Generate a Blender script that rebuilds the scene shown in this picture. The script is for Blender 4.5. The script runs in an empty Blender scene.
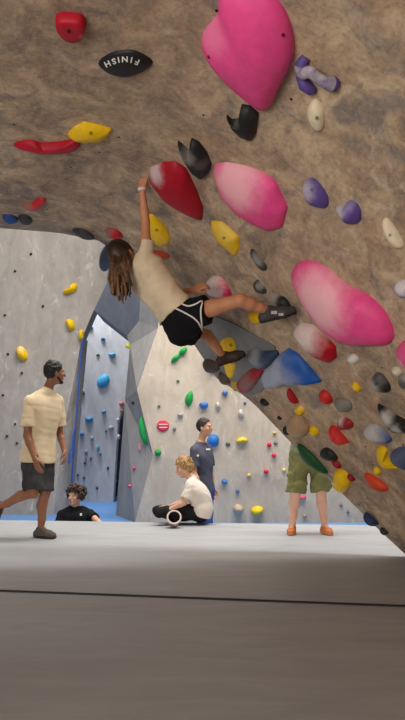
import bpy, bmesh, math, random
import numpy as np
from mathutils import Vector, Matrix
from mathutils.bvhtree import BVHTree

sc = bpy.context.scene
COL = sc.collection

# ---------------------------------------------------------------- camera
FPX = 600.0
PITCH = math.atan(80 / 600)
CAM = Vector((0, 0, 0.97))
cd = bpy.data.cameras.new('camera')
cd.sensor_fit = 'VERTICAL'
cd.sensor_height = 24
cd.lens = 24 * FPX / 720
cd.clip_end = 200
cam = bpy.data.objects.new('camera', cd)
cam.location = CAM
cam.rotation_euler = (math.pi / 2 + PITCH, 0, 0)
COL.objects.link(cam)
sc.camera = cam

# ---------------------------------------------------------------- world, lights, exposure
sc.view_settings.view_transform = 'Standard'
sc.view_settings.look = 'None'
sc.view_settings.gamma = 1
sc.view_settings.exposure = 0.0
w = bpy.data.worlds.new('hall_ambient')
sc.world = w
w.use_nodes = True
w.node_tree.nodes['Background'].inputs[0].default_value = (1.0, 0.95, 0.88, 1)
w.node_tree.nodes['Background'].inputs[1].default_value = 0.24


def area(name, loc, target, sx, sy, power, col):
    l = bpy.data.lights.new(name, 'AREA')
    l.shape = 'RECTANGLE'
    l.size, l.size_y, l.energy, l.color = sx, sy, power, col
    o = bpy.data.objects.new(name, l)
    o.location = loc
    o.rotation_euler = (Vector(target) - Vector(loc)).to_track_quat('-Z', 'Y').to_euler()
    COL.objects.link(o)
    return o


area('hall_light', (0.6, 6.1, 7.6), (0.6, 6.3, 0), 9, 0.5, 590, (1.0, 0.98, 0.94))
area('wall_wash_light', (0.8, 8.6, 7.4), (1.2, 11.2, 0.8), 8, 1.0, 450, (1.0, 0.94, 0.86))
area('alcove_light', (-3.0, 12.9, 6.2), (-2.7, 14.2, 2.2), 1.8, 0.8, 230, (0.95, 0.97, 1.0))
area('overhang_fill_light', (-2.6, -2.4, 0.9), (0.9, 2.3, 2.5), 3.2, 1.6, 225, (1.0, 0.95, 0.88))  # unseen low fill added behind the camera to brighten the overhang


# ---------------------------------------------------------------- picking helpers
def ray(x, y):
    a, b = x - 202.5, 360 - y
    return Vector((a, FPX * math.cos(PITCH) - b * math.sin(PITCH), FPX * math.sin(PITCH) + b * math.cos(PITCH)))


def P(x, y, Y):
    d = ray(x, y)
    return CAM + d * (Y / d.y)


def Zp(x, y, z=0.0):
    d = ray(x, y)
    return CAM + d * ((z - CAM.z) / d.z)


def proj(p):
    q = p - CAM
    dep = q.y * math.cos(PITCH) + q.z * math.sin(PITCH)
    up = -q.y * math.sin(PITCH) + q.z * math.cos(PITCH)
    return 202.5 + FPX * q.x / dep, 360 - FPX * up / dep


# ---------------------------------------------------------------- materials
def lin(c):
    return tuple((v / 255 / 12.92) if v / 255 <= 0.04045 else ((v / 255 + 0.055) / 1.055) ** 2.4 for v in c)


class NT:
    def __init__(self, name):
        self.m = bpy.data.materials.new(name)
        self.m.use_nodes = True
        self.t = self.m.node_tree
        self.b = self.t.nodes['Principled BSDF']

    def n(self, typ, **kw):
        nd = self.t.nodes.new(typ)
        for k, v in kw.items():
            setattr(nd, k, v)
        return nd

    def l(self, a, b):
        self.t.links.new(a, b)

    def coord(self, scale=(1, 1, 1), rot=(0, 0, 0)):
        tc = self.n('ShaderNodeTexCoord')
        mp = self.n('ShaderNodeMapping')
        mp.inputs['Scale'].default_value = scale
        mp.inputs['Rotation'].default_value = rot
        self.l(tc.outputs['Object'], mp.inputs['Vector'])
        return mp.outputs[0]

    def noise(self, vec, scale, detail=4, rough=0.55, dist=0.0):
        nd = self.n('ShaderNodeTexNoise')
        nd.inputs['Scale'].default_value = scale
        nd.inputs['Detail'].default_value = detail
        nd.inputs['Roughness'].default_value = rough
        nd.inputs['Distortion'].default_value = dist
        self.l(vec, nd.inputs['Vector'])
        return nd.outputs['Fac']

    def ramp(self, fac, stops):
        r = self.n('ShaderNodeValToRGB')
        el = r.color_ramp.elements
        while len(el) < len(stops):
            el.new(0.5)
        for e, (p, c) in zip(el, stops):
            e.position = p
            e.color = (*c, 1) if len(c) == 3 else c
        self.l(fac, r.inputs[0])
        return r.outputs[0]

    def fac(self, f, lo, hi):
        m = self.n('ShaderNodeMapRange')
        m.interpolation_type = 'SMOOTHSTEP'
        m.inputs['From Min'].default_value = lo
        m.inputs['From Max'].default_value = hi
        self.l(f, m.inputs['Value'])
        return m.outputs[0]

    def math(self, op, a, b):
        m = self.n('ShaderNodeMath', operation=op)
        for i, v in enumerate((a, b)):
            if isinstance(v, (int, float)):
                m.inputs[i].default_value = v
            else:
                self.l(v, m.inputs[i])
        return m.outputs[0]

    def mix(self, f, a, b, mode='MIX'):
        m = self.n('ShaderNodeMix', data_type='RGBA', blend_type=mode)
        if isinstance(f, (int, float)):
            m.inputs['Factor'].default_value = f
        else:
            self.l(f, m.inputs['Factor'])
        for s, v in (('A', a), ('B', b)):
            i = [q for q in m.inputs if q.name == s and q.type == 'RGBA'][0]
            if isinstance(v, tuple):
                i.default_value = (*v, 1)
            else:
                self.l(v, i)
        return [q for q in m.outputs if q.type == 'RGBA'][0]

    def done(self, col, rough=0.6, bump=None, strength=0.3, dist=0.01, spec=0.3):
        if isinstance(col, tuple):
            self.b.inputs['Base Color'].default_value = (*col, 1)
        else:
            self.l(col, self.b.inputs['Base Color'])
        self.b.inputs['Roughness'].default_value = rough
        self.b.inputs['Specular IOR Level'].default_value = spec
        if bump is not None:
            bp = self.n('ShaderNodeBump')
            bp.inputs['Strength'].default_value = strength
            bp.inputs['Distance'].default_value = dist
            self.l(bump, bp.inputs['Height'])
            self.l(bp.outputs[0], self.b.inputs['Normal'])
        return self.m


_mc = {}


def plain(name, rgb, rough=0.6, var=0.12, scale=18, spec=0.3):
    key = (name, rgb)
    if key in _mc:
        return _mc[key]
    t = NT(name)
    c = lin(rgb)
    v = t.coord()
    nz = t.noise(v, scale, 3)
    d = tuple(x * (1 - var) for x in c)
    e = tuple(min(1, x * (1 + var)) for x in c)
    m = t.done(t.ramp(nz, [(0.3, d), (0.7, e)]), rough, nz, 0.12, 0.004, spec)
    _mc[key] = m
    return m


def brown_wall():
    t = NT('brown_textured_wall_paint')
    v = t.coord((1, 1, 1), (0, 0.7, 0.4))
    big = t.noise(v, 1.3, 5, 0.6, 0.6)
    mid = t.noise(v, 5.0, 6, 0.65, 0.8)
    fine = t.noise(v, 38, 5, 0.7)
    base = t.ramp(big, [(0.32, lin((136, 114, 98))), (0.5, lin((176, 150, 124))), (0.68, lin((208, 180, 148)))])
    blot = t.ramp(mid, [(0.36, lin((112, 98, 90))), (0.5, lin((172, 148, 124))), (0.64, lin((214, 188, 156)))])
    c = t.mix(0.55, base, blot)
    # grey clouds, rusty and pale patches
    c = t.mix(t.math('MULTIPLY', t.fac(t.noise(v, 3.3, 4, 0.6, 1.2), 0.54, 0.68), 0.6), c, lin((112, 108, 110)))
    c = t.mix(t.math('MULTIPLY', t.fac(t.noise(v, 2.7, 3, 0.6, 0.7), 0.54, 0.70), 0.22), c, lin((186, 136, 94)))
    c = t.mix(t.math('MULTIPLY', t.fac(t.noise(v, 2.1, 5, 0.7, 1.5), 0.56, 0.70), 0.45), c, lin((222, 206, 184)))
    # grain
    g2 = t.noise(v, 15, 5, 0.75, 0.5)
    c = t.mix(t.math('MULTIPLY', t.fac(g2, 0.52, 0.68), 0.30), c, lin((96, 80, 70)))
    c = t.mix(t.math('MULTIPLY', t.fac(fine, 0.5, 0.68), 0.35), c, lin((98, 80, 66)))
    c = t.mix(t.math('MULTIPLY', t.fac(fine, 0.48, 0.32), 0.2), c, lin((220, 200, 176)))
    # chalk scuffs, stretched streaks
    vs = t.coord((1.0, 5.0, 1.0), (0.4, 0.2, 0.9))
    s = t.math('MULTIPLY', t.fac(t.noise(vs, 6.0, 5, 0.75, 1.0), 0.63, 0.75), 0.30)
    c = t.mix(s, c, lin((214, 202, 188)))
    # t-nut bolt holes
    vo = t.n('ShaderNodeTexVoronoi')
    vo.inputs['Scale'].default_value = 5.5
    t.l(t.coord(), vo.inputs['Vector'])
    hole = t.math('LESS_THAN', vo.outputs['Distance'], 0.05)
    c = t.mix(hole, c, lin((40, 34, 28)))
    return t.done(c, 0.78, t.math('ADD', mid, t.math('MULTIPLY', fine, 0.5)), 0.28, 0.02, 0.25)


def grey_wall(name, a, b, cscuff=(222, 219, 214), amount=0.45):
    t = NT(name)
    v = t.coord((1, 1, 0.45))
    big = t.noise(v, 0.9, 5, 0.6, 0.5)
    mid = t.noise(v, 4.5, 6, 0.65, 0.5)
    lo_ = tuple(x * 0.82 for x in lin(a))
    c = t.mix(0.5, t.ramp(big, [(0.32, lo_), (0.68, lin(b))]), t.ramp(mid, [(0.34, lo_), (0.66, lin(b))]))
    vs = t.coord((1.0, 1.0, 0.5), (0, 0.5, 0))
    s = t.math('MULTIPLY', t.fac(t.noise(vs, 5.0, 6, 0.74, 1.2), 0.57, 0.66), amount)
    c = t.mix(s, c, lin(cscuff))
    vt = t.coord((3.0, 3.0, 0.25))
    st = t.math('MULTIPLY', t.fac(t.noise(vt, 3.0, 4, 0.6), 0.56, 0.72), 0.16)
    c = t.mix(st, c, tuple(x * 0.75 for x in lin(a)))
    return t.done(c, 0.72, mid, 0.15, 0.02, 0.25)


def mat_vinyl():
    t = NT('grey_mat_vinyl')
    v = t.coord((1, 1, 1))
    big = t.noise(v, 0.8, 4, 0.6, 0.6)
    vs = t.coord((0.7, 3.2, 1), (0, 0, 0.25))
    stre = t.noise(vs, 2.2, 6, 0.7, 0.8)
    c = t.mix(0.5, t.ramp(big, [(0.3, lin((158, 160, 164))), (0.7, lin((176, 178, 181)))]),
              t.ramp(stre, [(0.3, lin((148, 150, 154))), (0.7, lin((182, 183, 185)))]))
    sc_ = t.math('MULTIPLY', t.fac(t.noise(vs, 5.0, 7, 0.75, 1.0), 0.62, 0.74), 0.55)
    c = t.mix(sc_, c, lin((204, 202, 198)))
    fine = t.noise(v, 160, 2)
    return t.done(c, 0.55, fine, 0.08, 0.003, 0.35)


M_BROWN = brown_wall()
M_LEFT = grey_wall('light_grey_wall_paint', (158, 150, 143), (182, 174, 166))
M_BACK = grey_wall('bluish_grey_wall_paint', (184, 185, 190), (206, 206, 210))
M_PILLAR = grey_wall('mid_grey_wall_paint', (148, 145, 144), (170, 167, 165), (170, 168, 166), 0.3)
M_SLAB = grey_wall('shaded_slate_wall', (104, 109, 120), (124, 128, 138), (140, 142, 148), 0.2)  # grey darkened to paint in the shade on the overhanging slab
M_RIGHT = grey_wall('warm_grey_wall_paint', (184, 168, 150), (208, 194, 176))
M_DARK = grey_wall('shaded_recess_wall', (92, 98, 110), (110, 114, 124), (130, 134, 140), 0.2)  # recess shade put into a darker base colour
M_MAT = mat_vinyl()
M_BLUE = plain('blue_floor_vinyl', (104, 152, 212), 0.5, 0.06, 4)


# ---------------------------------------------------------------- mesh helpers
def mesh_obj(name, verts, faces, mats, parent=None, smooth=False, origin=None, midx=None, subname=None):
    root = Vector((0, 0, 0))
    if parent is not None:
        q = parent
        while q is not None:
            root += Vector(q.location)
            q = q.parent
    off = Vector(origin) if origin is not None else root
    me = bpy.data.meshes.new(name)
    V = np.asarray(verts, dtype=float) - np.array(off)
    me.from_pydata(V.tolist(), [], [list(map(int, f)) for f in faces])
    me.validate()
    if not isinstance(mats, (list, tuple)):
        mats = [mats]
    for m in mats:
        me.materials.append(m)
    if smooth:
        me.polygons.foreach_set('use_smooth', [True] * len(me.polygons))
    if midx is not None and len(midx) == len(me.polygons):
        me.polygons.foreach_set('material_index', list(map(int, midx)))
    me.update()
    o = bpy.data.objects.new(name, me)
    COL.objects.link(o)
    if parent is not None:
        o.parent = parent
        o.location = off - root
    else:
        o.location = off
    return o


def fix_normals(o):
    bm = bmesh.new()
    bm.from_mesh(o.data)
    bmesh.ops.recalc_face_normals(bm, faces=bm.faces)
    bm.to_mesh(o.data)
    bm.free()


def tag(o, label, cat, group=None):
    o['label'] = label
    o['category'] = cat
    if group:
        o['group'] = group
    return o


def struct(o):
    o['kind'] = 'structure'
    return o


def empty(name, loc, label, cat, group=None):
    o = bpy.data.objects.new(name, None)
    o.location = loc
    o.empty_display_size = 0.1
    COL.objects.link(o)
    return tag(o, label, cat, group)


def bvh(o):
    me = o.data
    mw = Matrix.Translation(o.location)
    return BVHTree.FromPolygons([mw @ v.co for v in me.vertices], [list(p.vertices) for p in me.polygons])


# ---------------------------------------------------------------- floor and mats
def box_poly(name, pts, z0, z1, mat, bevel=0.0):
    n = len(pts)
    V = [(p[0], p[1], z1) for p in pts] + [(p[0], p[1], z0) for p in pts]
    F = [list(range(n)), list(range(2 * n - 1, n - 1, -1))] + [[i, i + n, (i + 1) % n + n, (i + 1) % n] for i in range(n)]
    o = mesh_obj(name, V, F, mat)
    fix_normals(o)
    if bevel:
        bm = bmesh.new()
        bm.from_mesh(o.data)
        bmesh.ops.bevel(bm, geom=[e for e in bm.edges if all(v.co.z > z1 - 1e-4 for v in e.verts)], offset=bevel,
                        segments=3, affect='EDGES', profile=0.5)
        bm.to_mesh(o.data)
        bm.free()
    return o


FZ = -0.45
fl = struct(box_poly('floor', [(-12, -6), (12, -6), (12, 17.5), (-12, 17.5)], FZ - 0.1, FZ, M_BLUE))
e0, e1 = Zp(0, 520), Zp(405, 525.5)
s0, s1 = Zp(0, 591), Zp(405, 606.5)


def on_line(a, b, x):
    return a.y + (b.y - a.y) * (x - a.x) / (b.x - a.x)


g = 0.02
# ---------------------------------------------------------------- overhanging wall
ANG = math.radians(24)
D = Vector((-math.sin(ANG), math.cos(ANG), 0))          # along the wall, away from the camera
Q = Vector((math.cos(ANG), math.sin(ANG), 0))           # across the wall, to the right
FOOT = P(405, 553, 5.2)
APEX = P(112, 250, 5.4)
fq, aq, az = FOOT.dot(Q), APEX.dot(Q), APEX.z
fz = FOOT.z
slope = (az - fz) / (aq - fq)


def profile():
    """cross-section of the cave: roof, rounded shoulder, leaning wall, down to the mat (q, z)"""
    rise = -0.055
    pts = []
    r = 0.75
    # directions
    wl = math.hypot(aq - fq, az - fz)
    wd = ((fq - aq) / wl, (fz - az) / wl)
    rd = (-1 / math.hypot(1, rise), -rise / math.hypot(1, rise) * 1.0)
    rd = (rd[0], abs(rd[1]))
    a = (aq + 0.10, az + 0.10)
    for i in range(15):
        t = 4.6 - (4.6 - r) * i / 15
        pts.append((a[0] + rd[0] * t, a[1] + rd[1] * t))
    for i in range(15):
        u = i / 14
        p0 = (a[0] + rd[0] * r, a[1] + rd[1] * r)
        p2 = (a[0] + wd[0] * r, a[1] + wd[1] * r)
        pts.append(tuple((1 - u) ** 2 * p0[k] + 2 * u * (1 - u) * a[k] + u * u * p2[k] for k in (0, 1)))
    end = (fq + (0 - fz) / slope, 0.0)
    st = pts[-1]
    for i in range(1, 31):
        u = i / 30
        pts.append((st[0] + (end[0] - st[0]) * u, st[1] + (end[1] - st[1]) * u))
    return pts


RIM = [(-900, 205), (-200, 221), (0, 228), (60, 233), (100, 241), (112, 250), (160, 306), (195, 346), (218, 379), (232, 388), (245, 396),
       (258, 408), (300, 452), (360, 511), (380, 531), (405, 554), (470, 616), (3000, 3030)]


def rim_y(x):
    for (x0, y0), (x1, y1) in zip(RIM, RIM[1:]):
        if x <= x1:
            return y0 + (y1 - y0) * (x - x0) / (x1 - x0)
    return 600


prof = profile()
NT_ = 26
V, F = [], []
T0 = -2.0
tf = []
for q, z in prof:
    base = Q * q + Vector((0, 0, z))
    t = 2.0
    prev = t
    while t < 9:
        p = base + D * t
        if p.y > 0.5:
            x, y = proj(p)
            if y > rim_y(x) - 0.0 and p.y > 3.0:
                break
        prev = t
        t += 0.05
    lo, hi = prev, t
    for _ in range(20):
        m = (lo + hi) / 2
        x, y = proj(base + D * m)
        if y > rim_y(x):
            hi = m
        else:
            lo = m
    tf.append(lo)
rnd = random.Random(4)
for i, (q, z) in enumerate(prof):
    for j in range(NT_):
        t = T0 + (tf[i] - T0) * j / (NT_ - 1)
        V.append(Q * q + Vector((0, 0, z)) + D * t)
n = len(prof)
for i in range(n - 1):
    for j in range(NT_ - 1):
        a = i * NT_ + j
        F.append([a, a + 1, a + NT_ + 1, a + NT_])
SURF_F = len(F)
TOP = 4.3
base_i = len(V)
for i in range(n):                      # top copies of the far and near rims
    p = V[i * NT_ + NT_ - 1]
    V.append(Vector((p.x, p.y, TOP)))
    p = V[i * NT_]
    V.append(Vector((p.x, p.y, TOP)))
for i in range(n - 1):
    b = base_i + 2 * i
    F.append([i * NT_ + NT_ - 1, b, b + 2, (i + 1) * NT_ + NT_ - 1])
    F.append([i * NT_, (i + 1) * NT_, b + 3, b + 1])
    F.append([b, b + 1, b + 3, b + 2])
for i in (0, n - 1):
    b = base_i + 2 * i
    F.append([i * NT_ + j for j in range(NT_)] + [b, b + 1])
over = struct(mesh_obj('wall_overhang', V, F, M_BROWN))
fix_normals(over)
for k, pl in enumerate(over.data.polygons):
    if k < SURF_F:
        pl.use_smooth = True
over.data.update()
BV = {'over': BVHTree.FromPolygons(V, F[:SURF_F])}

# ---------------------------------------------------------------- landing mats, cut along the foot of the leaning wall
fb = Q * prof[-1][0]


def foot_x(y):
    return fb.x + D.x * ((y - fb.y) / D.y) - 0.012


fend = fb + D * tf[-1]
yb = fend.y + 0.02
sL, sR = on_line(s0, s1, -7), on_line(s0, s1, foot_x(on_line(s0, s1, 1.3)))
xs = foot_x(sR)
far = box_poly('landing_mat', [(-7, sL + g), (xs, sR + g), (foot_x(yb), yb), (6, yb), (6, on_line(e0, e1, 6)), (-7, on_line(e0, e1, -7))],
               FZ, 0, M_MAT, 0.012)
tag(far, 'brightly lit far grey landing mat where the walking man and shorts wearer stand', 'crash mat', 'grey landing mats')
near = box_poly('landing_mat', [(-7, -4), (foot_x(-4), -4), (xs, sR - g), (-7, sL - g)], FZ, 0, M_MAT, 0.012)
tag(near, 'shaded grey landing mat in the foreground, nearest to the viewer before the seam', 'crash mat', 'grey landing mats')

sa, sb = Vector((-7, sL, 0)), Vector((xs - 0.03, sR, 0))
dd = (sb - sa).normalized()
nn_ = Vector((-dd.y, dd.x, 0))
strip = box_poly('added_seam_strip', [tuple((sa - nn_ * 0.015).xy), tuple((sb - nn_ * 0.015).xy), tuple((sb + nn_ * 0.015).xy), tuple((sa + nn_ * 0.015).xy)],
                 0.0005, 0.005, plain('seam_strip_black', (44, 42, 42), 0.9, 0.1), 0.002)  # added strip; its black stands in for the dark gap between the mats
tag(strip, 'thin dark strip added over the seam running across the mats where the two meet', 'seam strip')

# ---------------------------------------------------------------- back walls
FZY = lambda x, Y: P(x, 500, Y).x


def at_floor(x, Y):
    """point on the blue floor seen at pixel column x at depth Y"""
    lo, hi = 440, 700
    for _ in range(40):
        m = (lo + hi) / 2
        if P(x, m, Y).z > FZ:
            lo = m
        else:
            hi = m
    return P(x, lo, Y)


def slab(name, faces_pts, mat, depth=0.4, mats=None, midx=None):
    """faces given as lists of world points, closed behind by an offset copy"""
    key, V, F = {}, [], []
    for f in faces_pts:
        ids = []
        for p in f:
            k = tuple(round(c, 4) for c in p)
            if k not in key:
                key[k] = len(V)
                V.append(Vector(p))
            ids.append(key[k])
        F.append(ids)
    n = len(V)
    cnt = {}
    for f in F:
        for a, b in zip(f, f[1:] + f[:1]):
            cnt[tuple(sorted((a, b)))] = cnt.get(tuple(sorted((a, b))), 0) + 1
    front = list(F)
    V += [v + Vector((0, depth, 0)) for v in V[:n]]
    for f in front:
        F.append([i + n for i in reversed(f)])
    for (a, b), c in cnt.items():
        if c == 1:
            F.append([a, b, b + n, a + n])
    o = struct(mesh_obj(name, V, F, mats or mat))
    fix_normals(o)
    if midx:
        for k, m in enumerate(midx):
            o.data.polygons[k].material_index = m
    BV[name] = BVHTree.FromPolygons(V, front)
    return o


LY = 11.8
L = [P(-420, 60, LY), P(118, 60, LY), P(108, 282, LY), P(93, 312, LY), P(82, 338, LY), P(64, 430, LY), at_floor(53, LY), at_floor(-420, LY)]
S = [P(84, 338, 11.95), P(78, 400, 12.05), P(72, 470, 12.15), at_floor(68, 12.2)]
slab('wall_left', [L, [L[4], S[0], S[1], L[5]], [L[5], S[1], S[2], S[3], L[6]]], M_LEFT)
slab('wall_back', [[P(20, 60, 14.2), P(135, 60, 14.2), P(133, 340, 14.2), P(126, 400, 14.2), P(118, 421, 14.2), at_floor(113, 14.2), at_floor(20, 14.2)]], M_BACK, 0.3)
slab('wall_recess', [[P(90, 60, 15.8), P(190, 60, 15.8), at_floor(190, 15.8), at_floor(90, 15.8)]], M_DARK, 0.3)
SA, SB, ST = P(94, 310, 11.3), P(127, 336, 11.2), P(140, 240, 10.5)
SN = (SB - SA).cross(ST - SA)


def on_slab(x, y):
    d = ray(x, y)
    return CAM + d * ((SA - CAM).dot(SN) / d.dot(SN))


A0, T0_, T1_ = on_slab(107, 283), on_slab(113, 110), on_slab(150, 110)
T2 = P(176, 100, 10.85)
D_, I_ = P(158, 328, 10.75), P(125, 400, 11.45)
PN = (D_ - SB).cross(I_ - SB)


def on_pillar(x, y):
    d = ray(x, y)
    return CAM + d * ((SB - CAM).dot(PN) / d.dot(PN))


M_, C_, E_ = on_pillar(139, 321), on_pillar(130, 345), P(137, 390, 10.72)
F_ = P(153, 455, 10.65)
G_, H_ = at_floor(135, 10.70), at_floor(116, 11.7)
slab('wall_pillar', [[SA, A0, T0_, SB], [T0_, T1_, M_, SB], [SB, M_, D_, C_], [C_, D_, E_], [C_, E_, I_], [M_, T1_, T2, D_], [I_, E_, F_], [I_, F_, G_], [I_, G_, H_]],
     None, 1.2, [M_SLAB, M_PILLAR], [0, 0, 1, 1, 1, 1, 1, 1, 1])
Rt, Rm, Rb = P(620, 100, 10.9), P(620, 540, 10.65), at_floor(620, 10.70)
slab('wall_right', [[D_, T2, Rt, Rm, F_, E_], [F_, Rm, Rb, G_]], M_RIGHT, 0.4)

# ---------------------------------------------------------------- climbing holds
PINK, RED, YEL, BLK = (238, 76, 144), (186, 14, 36), (236, 190, 10), (30, 29, 30)
CREAM, PURP, BLUE, LBLUE = (226, 210, 180), (92, 72, 140), (34, 96, 176), (84, 168, 214)
GRN, DGRN, ORG, TAN, GRY = (34, 158, 74), (16, 74, 36), (204, 70, 36), (168, 138, 104), (150, 146, 142)
DGRY, WHT, HOTR, SLATE = (62, 60, 60), (214, 208, 200), (220, 40, 80), (96, 108, 134)
CHALK = (236, 226, 220)
M_BOLT = plain('dark_bolt_steel', (38, 36, 36), 0.4)
M_LETTER = plain('white_lettering', (226, 222, 214), 0.6, 0.03)


def hold_mat(name, rgb, patches, rough=0.55, seed=0):
    """hold plastic with up to a few stained or two-tone patches at local places (x, y, radius, colour, strength)"""
    t = NT(name)
    v = t.coord()
    c0 = lin(rgb)
    nz = t.noise(v, 14, 4, 0.6)
    c = t.ramp(nz, [(0.3, tuple(x * 0.88 for x in c0)), (0.7, tuple(min(1, x * 1.08) for x in c0))])
    sep = t.n('ShaderNodeSeparateXYZ')
    t.l(v, sep.inputs[0])
    for k, (px, py, r, col, st) in enumerate(patches):
        dx = t.math('SUBTRACT', sep.outputs[0], px)
        dy = t.math('SUBTRACT', sep.outputs[1], py)
        d = t.math('SQRT', t.math('ADD', t.math('MULTIPLY', dx, dx), t.math('MULTIPLY', dy, dy)), 0)
        d = t.math('DIVIDE', d, r)
        n2 = t.noise(v, 2.2 / r, 4, 0.65, 0.4)
        d = t.math('ADD', d, t.math('MULTIPLY', t.math('SUBTRACT', n2, 0.5), 0.7))
        f = t.math('MULTIPLY', t.fac(d, 1.3, 0.35), st)
        c = t.mix(f, c, lin(col))
    return t.done(c, rough, nz, 0.1, 0.004, 0.35)


def sharp_closed(pts, m):
    """closed outline with crisp corners, m samples shared out along its sides"""
    P_ = np.array(pts, float)
    n = len(P_)
    per = np.array([np.linalg.norm(P_[(i + 1) % n] - P_[i]) for i in range(n)])
    out = []
    for i in range(n):
        k = max(1, int(round(m * per[i] / per.sum())))
        for j in range(k):
            out.append(P_[i] + (P_[(i + 1) % n] - P_[i]) * j / k)
    return np.array(out)


def smooth_closed(pts, m):
    """closed Catmull-Rom through pixel points, m samples"""
    P_ = np.array(pts, float)
    n = len(P_)
    out = []
    per = [np.linalg.norm(P_[(i + 1) % n] - P_[i]) for i in range(n)]
    tot = sum(per)
    for k in range(m):
        s = tot * k / m
        i = 0
        while s > per[i]:
            s -= per[i]
            i += 1
        u = s / max(per[i], 1e-6)
        p0, p1, p2, p3 = P_[i - 1], P_[i], P_[(i + 1) % n], P_[(i + 2) % n]
        out.append(0.5 * (2 * p1 + (p2 - p0) * u + (2 * p0 - 5 * p1 + 4 * p2 - p3) * u * u + (3 * p1 - p0 - 3 * p2 + p3) * u ** 3))
    return np.array(out)


def ell(cx, cy, w, h, rot=0, seed=0, irr=0.12, k=9):
    r = random.Random(int(cx * 7 + cy * 13 + seed))
    pts = []
    for i in range(k):
        a = 2 * math.pi * i / k
        s = 1 + r.uniform(-irr, irr)
        x, y = math.cos(a) * w / 2 * s, math.sin(a) * h / 2 * s
        ca, sa = math.cos(math.radians(rot)), math.sin(math.radians(rot))
        pts.append((cx + x * ca - y * sa, cy + x * sa + y * ca))
    return pts


def hit(surf, x, y):
    d = ray(x, y).normalized()
    loc, nor, idx, dist = BV[surf].ray_cast(CAM, d)
    if loc is None:
        for rr in range(1, 40):
            for a in range(12):
                xx, yy = x + rr * math.cos(a * math.pi / 6), y + rr * math.sin(a * math.pi / 6)
                loc, nor, idx, dist = BV[surf].ray_cast(CAM, ray(xx, yy).normalized())
                if loc is not None:
                    break
            if loc is not None:
                break
    if nor.dot(d) > 0:
        nor = -nor
    return loc, nor


LAST = {}


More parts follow.
